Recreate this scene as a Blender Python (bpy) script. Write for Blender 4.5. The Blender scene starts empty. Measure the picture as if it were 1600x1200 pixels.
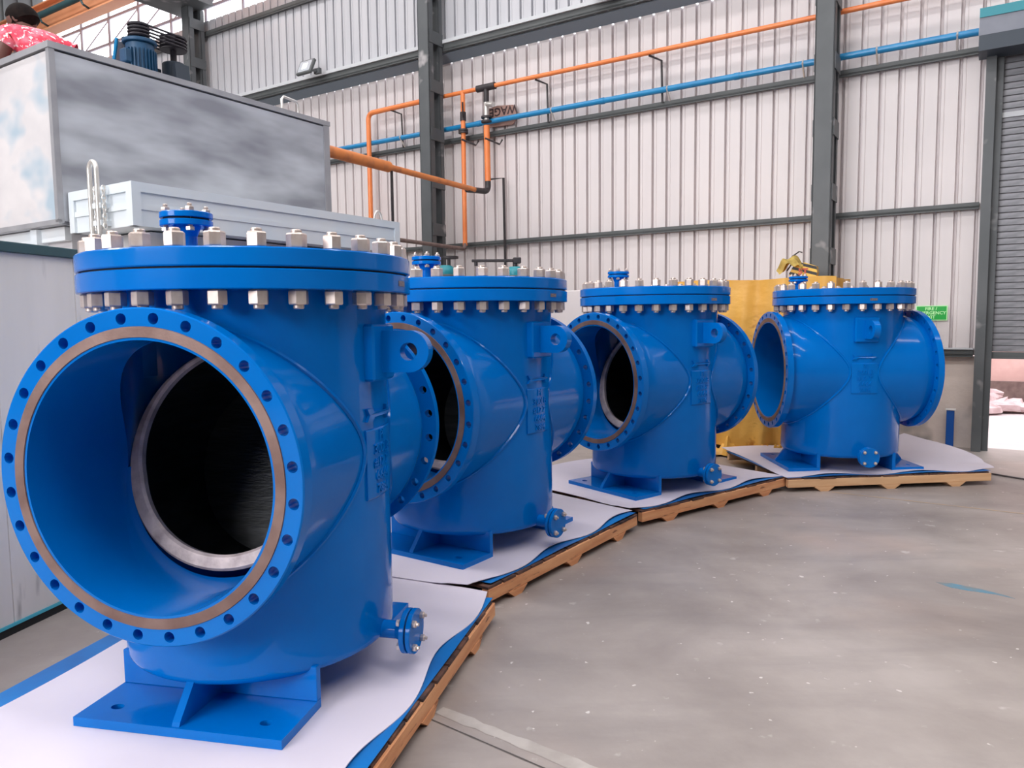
import bpy, bmesh, math, random
from math import sin, cos, pi, sqrt, radians, asin, acos
from mathutils import Vector, Matrix

random.seed(7)
SC = bpy.context.scene
COL = SC.collection

# ------------------------------------------------------------------ camera
EYE = 1.3678
PITCH, ROLL = 0.0848, -0.0109
cam_data = bpy.data.cameras.new('camera')
cam_data.sensor_width = 36.0
cam_data.lens = 36.0 * 1171.49 / 1600.0
cam_data.clip_end = 200
cam = bpy.data.objects.new('camera', cam_data)
COL.objects.link(cam)
_F = Vector((0, cos(PITCH), -sin(PITCH)))
_R0 = Vector((1, 0, 0))
_U0 = _R0.cross(_F)
_R = _R0 * cos(ROLL) + _U0 * sin(ROLL)
_U = _U0 * cos(ROLL) - _R0 * sin(ROLL)
cam.matrix_world = Matrix(((_R.x, _U.x, -_F.x, 0), (_R.y, _U.y, -_F.y, 0), (_R.z, _U.z, -_F.z, EYE), (0, 0, 0, 1)))
SC.camera = cam

# back wall frame: t runs along the wall (to the left in view), D is the distance towards the wall
WD = Vector((-0.84198, 0.53950, 0.0))
WN = Vector((0.53950, 0.84198, 0.0))


def WP(t, D, z=0.0):
    v = WD * t + WN * D
    return Vector((v.x, v.y, z))


# ------------------------------------------------------------------ world, lights, exposure
SC.view_settings.view_transform = 'Standard'
SC.view_settings.look = 'None'
SC.view_settings.gamma = 1.0
SC.view_settings.use_curve_mapping = False
SC.view_settings.exposure = 0.0
SC.cycles.use_denoising = True
SC.cycles.max_bounces = 8
SC.cycles.diffuse_bounces = 5

world = bpy.data.worlds.new('overcast_sky')
SC.world = world
world.use_nodes = True
wn_ = world.node_tree
bg = wn_.nodes['Background']
tc = wn_.nodes.new('ShaderNodeTexCoord')
ns = wn_.nodes.new('ShaderNodeTexNoise')
ns.inputs['Scale'].default_value = 2.0
cr = wn_.nodes.new('ShaderNodeValToRGB')
cr.color_ramp.elements[0].color = (0.86, 0.90, 1.0, 1)
cr.color_ramp.elements[1].color = (1.0, 0.98, 0.97, 1)
wn_.links.new(tc.outputs['Generated'], ns.inputs['Vector'])
wn_.links.new(ns.outputs['Fac'], cr.inputs['Fac'])
wn_.links.new(cr.outputs['Color'], bg.inputs['Color'])
bg.inputs['Strength'].default_value = 3.6


def area(name, loc, target, sx, sy, energy, color=(1, 0.97, 0.96)):
    l = bpy.data.lights.new(name, 'AREA')
    l.shape = 'RECTANGLE'
    l.size = sx
    l.size_y = sy
    l.energy = energy
    l.color = color
    o = bpy.data.objects.new(name, l)
    COL.objects.link(o)
    o.location = loc
    d = Vector(target) - Vector(loc)
    q = d.to_track_quat('-Z', 'Y')
    o.rotation_euler = q.to_euler()
    return o


def roof_light(name, D, t0, t1, w, energy):
    o = area(name, WP((t0 + t1) / 2, D, 8.8), WP((t0 + t1) / 2, D, 0), t1 - t0, w, energy)
    ang = math.atan2(WD.y, WD.x)
    o.rotation_euler = (0, 0, ang)
    return o


roof_light('skylight_lamp', 6.0, -6, 16, 0.6, 460)
roof_light('skylight_lamp', 1.0, -6, 16, 0.6, 880)
roof_light('skylight_lamp', -4.5, -6, 16, 0.6, 900)
area('added_front_lamp', WP(4.2, -8.6, 4.8), WP(2.0, 4.0, 1.0), 6.0, 4.0, 820, (1, 0.98, 0.98))  # added lamp behind the camera, raised so the flange faces do not mirror it


# ------------------------------------------------------------------ materials
def lin(c):
    return tuple(((x / 255) / 12.92 if x / 255 <= 0.04045 else ((x / 255 + 0.055) / 1.055) ** 2.4) for x in c)


def setin(b, k, v):
    if k in b.inputs:
        b.inputs[k].default_value = v


def mat(name, rgb, rough=0.5, metal=0.0, rgb2=None, scale=6.0, stretch=(1, 1, 1), contrast=(0.35, 0.65), bump=0.0,
        bscale=60.0, coat=0.0, spec=0.5, coords='Object', detail=4.0, rgb3=None, scale3=40.0, lim3=(0.68, 0.72), emit=0.0,
        rough2=None):
    m = bpy.data.materials.new(name)
    m.use_nodes = True
    nt = m.node_tree
    b = nt.nodes['Principled BSDF']
    c = lin(rgb)
    setin(b, 'Base Color', (*c, 1))
    setin(b, 'Roughness', rough)
    setin(b, 'Metallic', metal)
    setin(b, 'Coat Weight', coat)
    setin(b, 'Coat Roughness', 0.04)
    setin(b, 'Specular IOR Level', spec)
    if emit:
        setin(b, 'Emission Color', (*c, 1))
        setin(b, 'Emission Strength', emit)
    t = nt.nodes.new('ShaderNodeTexCoord')
    mp = nt.nodes.new('ShaderNodeMapping')
    mp.inputs['Scale'].default_value = stretch
    nt.links.new(t.outputs[coords], mp.inputs['Vector'])
    last = None
    if rgb2 is not None:
        n = nt.nodes.new('ShaderNodeTexNoise')
        n.inputs['Scale'].default_value = scale
        n.inputs['Detail'].default_value = detail
        nt.links.new(mp.outputs[0], n.inputs['Vector'])
        r = nt.nodes.new('ShaderNodeValToRGB')
        r.color_ramp.elements[0].position = contrast[0]
        r.color_ramp.elements[1].position = contrast[1]
        r.color_ramp.elements[0].color = (*c, 1)
        r.color_ramp.elements[1].color = (*lin(rgb2), 1)
        nt.links.new(n.outputs['Fac'], r.inputs['Fac'])
        last = r.outputs['Color']
        if rgb3 is not None:
            n3 = nt.nodes.new('ShaderNodeTexNoise')
            n3.inputs['Scale'].default_value = scale3
            n3.inputs['Detail'].default_value = 3
            nt.links.new(mp.outputs[0], n3.inputs['Vector'])
            r3 = nt.nodes.new('ShaderNodeMapRange')
            r3.inputs['From Min'].default_value = lim3[0]
            r3.inputs['From Max'].default_value = lim3[1]
            nt.links.new(n3.outputs['Fac'], r3.inputs['Value'])
            mx = nt.nodes.new('ShaderNodeMix')
            mx.data_type = 'RGBA'
            nt.links.new(r3.outputs[0], mx.inputs[0])
            nt.links.new(last, mx.inputs[6])
            mx.inputs[7].default_value = (*lin(rgb3), 1)
            last = mx.outputs[2]
        nt.links.new(last, b.inputs['Base Color'])
        if rough2 is not None:
            rr = nt.nodes.new('ShaderNodeMapRange')
            rr.inputs['To Min'].default_value = rough
            rr.inputs['To Max'].default_value = rough2
            nt.links.new(n.outputs['Fac'], rr.inputs['Value'])
            nt.links.new(rr.outputs[0], b.inputs['Roughness'])
    if bump:
        n2 = nt.nodes.new('ShaderNodeTexNoise')
        n2.inputs['Scale'].default_value = bscale
        n2.inputs['Detail'].default_value = 3
        nt.links.new(mp.outputs[0], n2.inputs['Vector'])
        bp = nt.nodes.new('ShaderNodeBump')
        bp.inputs['Strength'].default_value = bump
        bp.inputs['Distance'].default_value = 0.02
        nt.links.new(n2.outputs['Fac'], bp.inputs['Height'])
        nt.links.new(bp.outputs[0], b.inputs['Normal'])
    return m


M = {}
M['blue'] = mat('blue_paint', (0, 104, 190), 0.16, rgb2=(0, 110, 198), scale=3, bump=0.04, bscale=14, coat=0.2, spec=0.10)
M['blue_in'] = mat('blue_paint_inside', (0, 108, 200), 0.35, rgb2=(0, 116, 208), scale=3, bump=0.05, bscale=10, coat=0.1)
M['face'] = mat('machined_flange_face', (112, 86, 80), 0.5, 0.3, rgb2=(134, 110, 104), scale=9, bump=0.05, bscale=120)
M['bare'] = mat('bare_ground_metal', (160, 146, 146), 0.6, 0.25, rgb2=(205, 190, 188), scale=14, bump=0.15, bscale=60)
M['screen'] = mat('dark_screen_steel', (24, 26, 27), 0.33, 0.6, rgb2=(42, 44, 47), scale=5, stretch=(1, 1, 6), bump=0.1, bscale=20)
M['nut'] = mat('zinc_plated_steel', (205, 188, 180), 0.34, 0.65, rgb2=(222, 208, 200), scale=30)
M['gasket'] = mat('black_gasket', (14, 22, 42), 0.7)
M['tag'] = mat('stamped_metal_tag', (150, 138, 140), 0.4, 0.5, rgb2=(120, 110, 115), scale=120)
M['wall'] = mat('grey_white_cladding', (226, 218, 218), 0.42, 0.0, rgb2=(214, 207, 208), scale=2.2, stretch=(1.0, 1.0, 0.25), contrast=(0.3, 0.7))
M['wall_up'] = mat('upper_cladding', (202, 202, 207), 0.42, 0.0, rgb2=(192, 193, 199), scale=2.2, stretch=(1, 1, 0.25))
M['steel'] = mat('grey_green_steel_paint', (84, 88, 91), 0.5, rgb2=(96, 99, 102), scale=2.5, contrast=(0.4, 0.75), rgb3=(172, 168, 170), scale3=3.2, lim3=(0.62, 0.74))
M['girt'] = mat('dark_grey_girt_paint', (80, 84, 85), 0.5, rgb2=(90, 94, 95), scale=3)
M['edge'] = mat('pale_flashing', (205, 208, 212), 0.4)
M['soffit'] = mat('soffit_sheet', (120, 132, 142), 0.5)
M['orange'] = mat('orange_pipe_paint', (246, 142, 80), 0.4, rgb2=(238, 130, 68), scale=6, coat=0.2)
M['orange_worn'] = mat('worn_orange_pipe_paint', (226, 136, 72), 0.45, rgb2=(176, 104, 66), scale=7, contrast=(0.5, 0.8))
M['pipeblue'] = mat('light_blue_pipe_paint', (20, 128, 184), 0.35, rgb2=(30, 138, 194), scale=5, coat=0.3)
M['black'] = mat('black_iron', (48, 44, 48), 0.5, rgb2=(60, 54, 56), scale=20)
M['rust'] = mat('brown_iron_pipe', (112, 92, 88), 0.55, rgb2=(132, 112, 106), scale=12)
M['silver'] = mat('white_metal', (220, 216, 212), 0.3, 0.5)
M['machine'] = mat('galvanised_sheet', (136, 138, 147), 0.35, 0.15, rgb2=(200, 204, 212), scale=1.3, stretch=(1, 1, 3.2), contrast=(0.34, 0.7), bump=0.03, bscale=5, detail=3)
M['machine_pale'] = mat('pale_sheet_metal', (196, 194, 198), 0.4, 0.1, rgb2=(220, 216, 218), scale=1.6, stretch=(1, 1, 1.6), rgb3=(172, 190, 204), scale3=1.5, lim3=(0.58, 0.68), bump=0.12, bscale=2.2)
M['trimgrey'] = mat('grey_edge_trim', (150, 150, 156), 0.4, 0.2, rgb2=(165, 165, 170), scale=5)
M['smallbox'] = mat('pale_blue_grey_paint', (214, 224, 232), 0.42, rgb2=(222, 226, 230), scale=3)
M['teal'] = mat('dark_teal_steel_paint', (52, 84, 90), 0.5, rgb2=(60, 92, 98), scale=4)
M['cyan'] = mat('cyan_line_paint', (80, 190, 210), 0.5)
M['panel'] = mat('dusty_grey_panel', (240, 236, 232), 0.5, rgb2=(226, 223, 218), scale=1.6, stretch=(2.5, 2.5, 0.5), contrast=(0.35, 0.7), rgb3=(178, 174, 170), scale3=6, lim3=(0.62, 0.8))
M['dark'] = mat('dark_recess', (30, 32, 32), 0.8)
M['motor'] = mat('blue_motor_paint', (18, 64, 98), 0.5, rgb2=(24, 74, 110), scale=8)
M['motordark'] = mat('dark_motor_bracket', (34, 46, 60), 0.5)
M['rubber'] = mat('black_rubber', (40, 36, 44), 0.6)
M['wood'] = mat('raw_pine', (232, 172, 124), 0.65, rgb2=(206, 136, 92), scale=3.0, stretch=(1, 1, 9), contrast=(0.3, 0.75), rgb3=(110, 62, 42), scale3=7, lim3=(0.64, 0.75), bump=0.1, bscale=40)
M['wood_pale'] = mat('pale_pine', (226, 184, 142), 0.65, rgb2=(206, 158, 116), scale=3.0, stretch=(1, 1, 9), contrast=(0.3, 0.8), bump=0.1, bscale=40)
M['wood_dark'] = mat('stained_board', (116, 78, 62), 0.75, rgb2=(54, 40, 42), scale=9, contrast=(0.35, 0.6), bump=0.15, bscale=40)
M['foam'] = mat('white_foam_sheet', (221, 213, 224), 0.62, rgb2=(215, 207, 219), scale=2.5, bump=0.05, bscale=9)
M['bluesheet'] = mat('blue_plastic_sheet', (20, 128, 206), 0.4, rgb2=(28, 104, 176), scale=3)
M['tarp'] = mat('yellow_tarpaulin', (240, 186, 92), 0.5, rgb2=(222, 160, 62), scale=2.2, stretch=(1, 1, 1.5), contrast=(0.3, 0.7), rgb3=(176, 110, 30), scale3=5, lim3=(0.64, 0.74), bump=0.5, bscale=6)
M['cloth'] = mat('dull_yellow_cloth', (196, 170, 92), 0.8, rgb2=(150, 124, 60), scale=12, bump=0.4, bscale=20)
M['plaster'] = mat('stained_plaster', (234, 220, 212), 0.8, rgb2=(220, 206, 198), scale=3, rgb3=(120, 120, 118), scale3=1.6, lim3=(0.60, 0.72), bump=0.2, bscale=20)
M['white'] = mat('plain_white', (235, 235, 235), 0.5)
M['greensign'] = mat('green_sign', (6, 172, 62), 0.4)
M['signpale'] = mat('pale_green_lettering', (196, 255, 190), 0.4)
M['cardboard'] = mat('brown_cardboard', (168, 134, 124), 0.8, rgb2=(150, 118, 108), scale=8)
M['ink'] = mat('dark_ink', (62, 44, 46), 0.8)
M['shutter'] = mat('grey_shutter_slat', (118, 119, 124), 0.4, 0.3, rgb2=(158, 156, 162), scale=1.4, stretch=(3, 3, 10), contrast=(0.42, 0.72))
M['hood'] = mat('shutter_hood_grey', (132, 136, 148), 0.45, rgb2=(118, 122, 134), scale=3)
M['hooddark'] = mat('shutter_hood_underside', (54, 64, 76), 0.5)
M['tealtop'] = mat('teal_paint', (52, 142, 156), 0.5)
M['crane'] = mat('orange_crane_paint', (252, 178, 132), 0.45, rgb2=(246, 164, 118), scale=2)
M['truss'] = mat('pale_grey_truss', (150, 146, 156), 0.5)
M['ground'] = mat('pale_dusty_ground', (214, 200, 200), 0.85, rgb2=(198, 184, 182), scale=1.2, bump=0.2, bscale=8)
M['brick'] = mat('pink_wall_outside', (236, 200, 192), 0.85, rgb2=(224, 184, 176), scale=4)
M['sack'] = mat('pale_rubble_sacks', (226, 206, 206), 0.8, rgb2=(196, 168, 168), scale=5, bump=0.3, bscale=10)
M['bluepost'] = mat('deep_blue_paint', (14, 84, 170), 0.4)
M['skin'] = mat('brown_skin', (104, 66, 58), 0.55, rgb2=(96, 60, 52), scale=9)
M['hair'] = mat('black_hair', (18, 13, 13), 0.8, rgb2=(28, 20, 18), scale=40, spec=0.1)
M['shirt'] = mat('pink_red_patterned_shirt', (232, 128, 146), 0.8, rgb2=(236, 72, 96), scale=14, contrast=(0.42, 0.55), rgb3=(255, 236, 238), scale3=38, lim3=(0.58, 0.62), bump=0.3, bscale=12)
M['trousers'] = mat('dark_trousers', (44, 46, 58), 0.8)
M['teal_valve'] = mat('teal_valve_paint', (38, 138, 150), 0.4)
M['greyroof'] = mat('roof_sheet', (128, 130, 132), 0.6)
M['greywall'] = mat('grey_far_cladding', (120, 124, 124), 0.6, rgb2=(106, 110, 112), scale=1.5, stretch=(1, 1, 0.3))


def stripes_material():
    m = bpy.data.materials.new('hazard_stripes')
    m.use_nodes = True
    nt = m.node_tree
    b = nt.nodes['Principled BSDF']
    t = nt.nodes.new('ShaderNodeTexCoord')
    w = nt.nodes.new('ShaderNodeTexWave')
    w.wave_type = 'BANDS'
    w.bands_direction = 'DIAGONAL'
    w.inputs['Scale'].default_value = 11
    r = nt.nodes.new('ShaderNodeValToRGB')
    r.color_ramp.interpolation = 'CONSTANT'
    r.color_ramp.elements[0].color = (0.012, 0.012, 0.015, 1)
    r.color_ramp.elements[1].position = 0.5
    r.color_ramp.elements[1].color = (*lin((226, 186, 80)), 1)
    nt.links.new(t.outputs['Object'], w.inputs['Vector'])
    nt.links.new(w.outputs['Fac'], r.inputs['Fac'])
    nt.links.new(r.outputs['Color'], b.inputs['Base Color'])
    return m


M['hazard'] = stripes_material()


def floor_material():
    m = bpy.data.materials.new('worn_concrete_floor')
    m.use_nodes = True
    nt = m.node_tree
    b = nt.nodes['Principled BSDF']
    L = nt.links.new
    t = nt.nodes.new('ShaderNodeTexCoord')

    def noise(scale, detail=5, rough=0.55, stretch=None, dist=0.0):
        n = nt.nodes.new('ShaderNodeTexNoise')
        n.inputs['Scale'].default_value = scale
        n.inputs['Detail'].default_value = detail
        n.inputs['Roughness'].default_value = rough
        n.inputs['Distortion'].default_value = dist
        if stretch:
            mp = nt.nodes.new('ShaderNodeMapping')
            mp.inputs['Scale'].default_value = stretch
            mp.inputs['Rotation'].default_value = (0, 0, 0.5)
            L(t.outputs['Object'], mp.inputs['Vector'])
            L(mp.outputs[0], n.inputs['Vector'])
        else:
            L(t.outputs['Object'], n.inputs['Vector'])
        return n.outputs['Fac']

    def ramp(fac, stops):
        r = nt.nodes.new('ShaderNodeValToRGB')
        e = r.color_ramp.elements
        e[0].position, e[0].color = stops[0][0], (*lin(stops[0][1]), 1)
        e[1].position, e[1].color = stops[-1][0], (*lin(stops[-1][1]), 1)
        for p, c in stops[1:-1]:
            k = e.new(p)
            k.color = (*lin(c), 1)
        L(fac, r.inputs['Fac'])
        return r.outputs['Color']

    def rng(fac, a, c, o=1.0):
        r = nt.nodes.new('ShaderNodeMapRange')
        r.inputs['From Min'].default_value = a
        r.inputs['From Max'].default_value = c
        r.inputs['To Max'].default_value = o
        L(fac, r.inputs['Value'])
        return r.outputs[0]

    def mix(f, a, c):
        x = nt.nodes.new('ShaderNodeMix')
        x.data_type = 'RGBA'
        L(f, x.inputs[0])
        L(a, x.inputs[6])
        if isinstance(c, tuple):
            x.inputs[7].default_value = (*lin(c), 1)
        else:
            L(c, x.inputs[7])
        return x.outputs[2]

    base = ramp(noise(1.1, 7, 0.6, None, 0.3), [(0.28, (132, 122, 118)), (0.5, (158, 148, 143)), (0.72, (178, 168, 163))])
    base = mix(rng(noise(2.2, 5, 0.6, (0.5, 2.2, 1)), 0.5, 0.78, 0.45), base, (128, 120, 118))
    base = mix(rng(noise(0.7, 3), 0.56, 0.7, 0.3), base, (196, 168, 152))
    base = mix(rng(noise(9.0, 4, 0.5), 0.67, 0.74, 0.55), base, (208, 202, 198))
    base = mix(rng(noise(26.0, 2, 0.4), 0.73, 0.76, 0.8), base, (226, 220, 216))
    L(base, b.inputs['Base Color'])
    r = nt.nodes.new('ShaderNodeMapRange')
    r.inputs['To Min'].default_value = 0.34
    r.inputs['To Max'].default_value = 0.62
    L(noise(1.6, 5), r.inputs['Value'])
    L(r.outputs[0], b.inputs['Roughness'])
    bp = nt.nodes.new('ShaderNodeBump')
    bp.inputs['Strength'].default_value = 0.06
    bp.inputs['Distance'].default_value = 0.02
    L(noise(30, 4), bp.inputs['Height'])
    L(bp.outputs[0], b.inputs['Normal'])
    return m


M['floor'] = floor_material()


# ------------------------------------------------------------------ mesh helpers
class MB:
    def __init__(s):
        s.v, s.f, s.sm = [], [], []

    def add(s, verts, faces, smooth=False):
        o = len(s.v)
        s.v += [tuple(p) for p in verts]
        s.f += [tuple(i + o for i in f) for f in faces]
        s.sm += [smooth] * len(faces)

    def box(s, x0, x1, y0, y1, z0, z1, mtx=None, cham=0.0):
        if cham > 0:
            c = cham
            bm = bmesh.new()
            bmesh.ops.create_cube(bm, size=1)
            for v in bm.verts:
                v.co = Vector((x0 + (v.co.x + .5) * (x1 - x0), y0 + (v.co.y + .5) * (y1 - y0), z0 + (v.co.z + .5) * (z1 - z0)))
            bmesh.ops.bevel(bm, geom=list(bm.edges), offset=c, segments=1, affect='EDGES')
            bm.verts.index_update()
            vs = [v.co.copy() for v in bm.verts]
            fs = [tuple(v.index for v in f.verts) for f in bm.faces]
            bm.free()
        else:
            vs = [Vector(p) for p in ((x0, y0, z0), (x1, y0, z0), (x1, y1, z0), (x0, y1, z0), (x0, y0, z1), (x1, y0, z1), (x1, y1, z1), (x0, y1, z1))]
            fs = [(3, 2, 1, 0), (4, 5, 6, 7), (0, 1, 5, 4), (1, 2, 6, 5), (2, 3, 7, 6), (3, 0, 4, 7)]
        if mtx is not None:
            vs = [mtx @ p for p in vs]
        s.add(vs, fs)
        return s

    def lathe(s, prof, mtx=None, seg=32, closed=True, smooth=True):
        # prof: (r, h) list around local Z; closed -> profile loops
        n = len(prof)
        vs = []
        for i in range(seg):
            a = 2 * pi * i / seg
            for r, h in prof:
                p = Vector((r * cos(a), r * sin(a), h))
                vs.append(mtx @ p if mtx is not None else p)
        fs = []
        m = n if closed else n - 1
        for i in range(seg):
            j = (i + 1) % seg
            for k in range(m):
                l = (k + 1) % n
                fs.append((i * n + k, j * n + k, j * n + l, i * n + l))
        s.add(vs, fs, smooth)
        return s

    def cyl(s, r, h0, h1, mtx=None, seg=24, cham=0.0, r1=None):
        r1 = r if r1 is None else r1
        if cham:
            pr = [(0, h0), (r - cham, h0), (r, h0 + cham), (r1, h1 - cham), (r1 - cham, h1), (0, h1)]
        else:
            pr = [(0, h0), (r, h0), (r1, h1), (0, h1)]
        vs, fs = [], []
        pr2 = pr[1:-1]
        n = len(pr2)
        for i in range(seg):
            a = 2 * pi * i / seg
            for rr, h in pr2:
                p = Vector((rr * cos(a), rr * sin(a), h))
                vs.append(mtx @ p if mtx is not None else p)
        for i in range(seg):
            j = (i + 1) % seg
            for k in range(n - 1):
                fs.append((i * n + k, j * n + k, j * n + k + 1, i * n + k + 1))
        fs.append(tuple(i * n for i in reversed(range(seg))))
        fs.append(tuple(i * n + n - 1 for i in range(seg)))
        s.add(vs, fs, True)
        return s

    def tube(s, path, r, seg=10, closed=False, caps=True, radii=None):
        path = [Vector(p) for p in path]
        n = len(path)
        ring = []
        up = None
        vs = []
        for i, p in enumerate(path):
            if closed:
                d = path[(i + 1) % n] - path[i - 1]
            else:
                d = path[min(i + 1, n - 1)] - path[max(i - 1, 0)]
            d.normalize()
            if up is None:
                up = Vector((0, 0, 1)) if abs(d.z) < 0.9 else Vector((1, 0, 0))
            x = d.cross(up)
            if x.length < 1e-5:
                x = d.cross(Vector((0.3, 1, 0.2)))
            x.normalize()
            up = x.cross(d).normalized()
            rr = radii[i] if radii else r
            for k in range(seg):
                a = 2 * pi * k / seg
                vs.append(p + (x * cos(a) + up * sin(a)) * rr)
        fs = []
        for i in range(n if closed else n - 1):
            j = (i + 1) % n
            for k in range(seg):
                l = (k + 1) % seg
                fs.append((i * seg + k, i * seg + l, j * seg + l, j * seg + k))
        if caps and not closed:
            fs.append(tuple(range(seg)))
            fs.append(tuple((n - 1) * seg + k for k in reversed(range(seg))))
        s.add(vs, fs, True)
        return s

    def prism(s, poly, z0, z1, mtx=None):
        n = len(poly)
        vs = [Vector((x, y, z0)) for x, y in poly] + [Vector((x, y, z1)) for x, y in poly]
        if mtx is not None:
            vs = [mtx @ p for p in vs]
        fs = [tuple(reversed(range(n))), tuple(range(n, 2 * n))] + [(i, (i + 1) % n, n + (i + 1) % n, n + i) for i in range(n)]
        s.add(vs, fs)
        return s

    def mesh(s, name, m):
        me = bpy.data.meshes.new(name)
        me.from_pydata(s.v, [], s.f)
        if m is not None:
            me.materials.append(m)
        bm = bmesh.new()
        bm.from_mesh(me)
        bmesh.ops.recalc_face_normals(bm, faces=bm.faces)
        bm.to_mesh(me)
        bm.free()
        if any(s.sm):
            me.polygons.foreach_set('use_smooth', s.sm)
            try:
                me.set_sharp_from_angle(angle=radians(38))
            except Exception:
                pass
        me.update()
        return me

    def obj(s, name, m, parent=None):
        o = bpy.data.objects.new(name, s.mesh(name, m))
        COL.objects.link(o)
        if parent is not None:
            o.parent = parent
        return o


def inst(name, me, parent=None, mtx=None):
    o = bpy.data.objects.new(name, me)
    COL.objects.link(o)
    if parent is not None:
        o.parent = parent
    if mtx is not None:
        o.matrix_local = mtx
    return o


def empty(name, loc=(0, 0, 0), rz=0.0):
    o = bpy.data.objects.new(name, None)
    COL.objects.link(o)
    o.location = loc
    o.rotation_euler = (0, 0, rz)
    o.empty_display_size = 0.1
    return o


def tag(o, label=None, cat=None, group=None, kind=None):
    if label:
        o['label'] = label
    if cat:
        o['category'] = cat
    if group:
        o['group'] = group
    if kind:
        o['kind'] = kind
    return o


def copy_tree(o, parent=None):
    c = o.copy()
    COL.objects.link(c)
    if parent is not None:
        c.parent = parent
    for ch in list(o.children):
        copy_tree(ch, c)
    return c


def frame(origin, z, x=None):
    z = Vector(z).normalized()
    x = Vector(x) if x is not None else (Vector((0, 0, 1)) if abs(z.z) < 0.9 else Vector((1, 0, 0)))
    x = (x - z * x.dot(z)).normalized()
    y = z.cross(x)
    o = Vector(origin)
    return Matrix(((x.x, y.x, z.x, o.x), (x.y, y.y, z.y, o.y), (x.z, y.z, z.z, o.z), (0, 0, 0, 1)))


# wall frame matrix: local x = -t (to the right seen from inside), local y = D away, z up ; use WM @ (x=-t, y=D, z)
WM = Matrix(((-WD.x, WN.x, 0, 0), (-WD.y, WN.y, 0, 0), (0, 0, 1, 0), (0, 0, 0, 1)))


def wbox(mb, t0, t1, D0, D1, z0, z1, cham=0.0):
    return mb.box(-max(t0, t1), -min(t0, t1), D0, D1, z0, z1, WM, cham)


def text_mb(body, size, depth, align='CENTER', spacing=1.0, offset=0.0):
    cu = bpy.data.curves.new('lettering', 'FONT')
    cu.body = body
    cu.size = size
    cu.extrude = depth
    cu.align_x = align
    cu.align_y = 'CENTER'
    cu.space_character = spacing
    cu.offset = offset
    cu.resolution_u = 2
    o = bpy.data.objects.new('lettering', cu)
    COL.objects.link(o)
    dg = bpy.context.evaluated_depsgraph_get()
    me = bpy.data.meshes.new_from_object(o.evaluated_get(dg))
    mb = MB()
    mb.add([v.co.copy() for v in me.vertices], [tuple(p.vertices) for p in me.polygons])
    bpy.data.objects.remove(o)
    bpy.data.curves.remove(cu)
    bpy.data.meshes.remove(me)
    return mb


# ------------------------------------------------------------------ setting: floor, walls, roof
fl = MB()
wbox(fl, -9, 19, -9.5, 9.1, -0.2, 0.0)
floor = tag(fl.obj('floor', M['floor']), 'worn grey brown concrete workshop floor with pale scuffs', kind='structure')


def wsheet_profile(n, pitch, depth):
    # cladding cross section in (x, y): pans with grooves set outward, n ribs
    pts = []
    for k in range(n):
        x = k * pitch
        pts += [(x, 0.0), (x + 0.005, depth), (x + 0.026, depth), (x + 0.034, 0.0), (x + 0.060, 0.0), (x + 0.063, 0.006), (x + 0.069, 0.0)]
    pts.append((n * pitch, 0.0))
    return pts


PITCHR = 0.1824


def sheet_mesh(name, z0, z1, m):
    mb = MB()
    pr = wsheet_profile(5, PITCHR, 0.06)
    n = len(pr)
    vs = [Vector((x, y, z0)) for x, y in pr] + [Vector((x, y, z1)) for x, y in pr]
    vs += [Vector((x, y + 0.003, z0)) for x, y in pr] + [Vector((x, y + 0.003, z1)) for x, y in pr]
    fs = []
    for i in range(n - 1):
        fs.append((i, i + 1, n + i + 1, n + i))
        fs.append((2 * n + i + 1, 2 * n + i, 3 * n + i, 3 * n + i + 1))
        fs.append((n + i, n + i + 1, 3 * n + i + 1, 3 * n + i))
    mb.add(vs, fs)
    me = bpy.data.meshes.new(name)
    me.from_pydata(mb.v, [], mb.f)
    me.materials.append(m)
    me.update()
    return me


# dado wall (painted plaster) is the wall mesh itself, sheets and girts are its pieces
wb = MB()
wbox(wb, 0.10, 18.3, 9.0, 9.22, 0, 0.95)
wbox(wb, -9, -2.9, 9.0, 9.22, 0, 0.95)
wall_back = tag(wb.obj('wall_back', M['plaster']), 'back wall of pale ribbed metal sheets above a stained plaster dado', kind='structure')
low_me = sheet_mesh('cladding_sheet', 0.96, 5.10, M['wall'])
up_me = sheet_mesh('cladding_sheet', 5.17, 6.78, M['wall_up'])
SW = 5 * PITCHR
T0 = 0.016  # rib phase
# local x runs to the right (towards smaller t)
k = 0
t_left = T0 + 20 * SW
while True:
    tl = t_left - k * SW
    if tl < -8.5:
        break
    if tl > 0.3 or tl < -2.7:
        inst('cladding_sheet', low_me, wall_back, WM @ Matrix.Translation((-tl, 9.0, 0)))
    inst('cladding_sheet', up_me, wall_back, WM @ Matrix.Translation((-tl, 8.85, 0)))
    k += 1
over_me = sheet_mesh('cladding_sheet', 3.9, 5.10, M['wall'])
for k in range(20, 24):
    tl = t_left - k * SW
    inst('cladding_sheet', over_me, wall_back, WM @ Matrix.Translation((-tl, 9.0, 0)))


def girt(z0, z1, D0, D1, t0, t1, m='girt'):
    g = MB()
    wbox(g, t0, t1, D0, D1, z0, z1)
    wbox(g, t0, t1, D0, D0 + 0.012, z0 - 0.012, z0 + 0.02)
    return g.obj('girt', M[m], wall_back)


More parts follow.
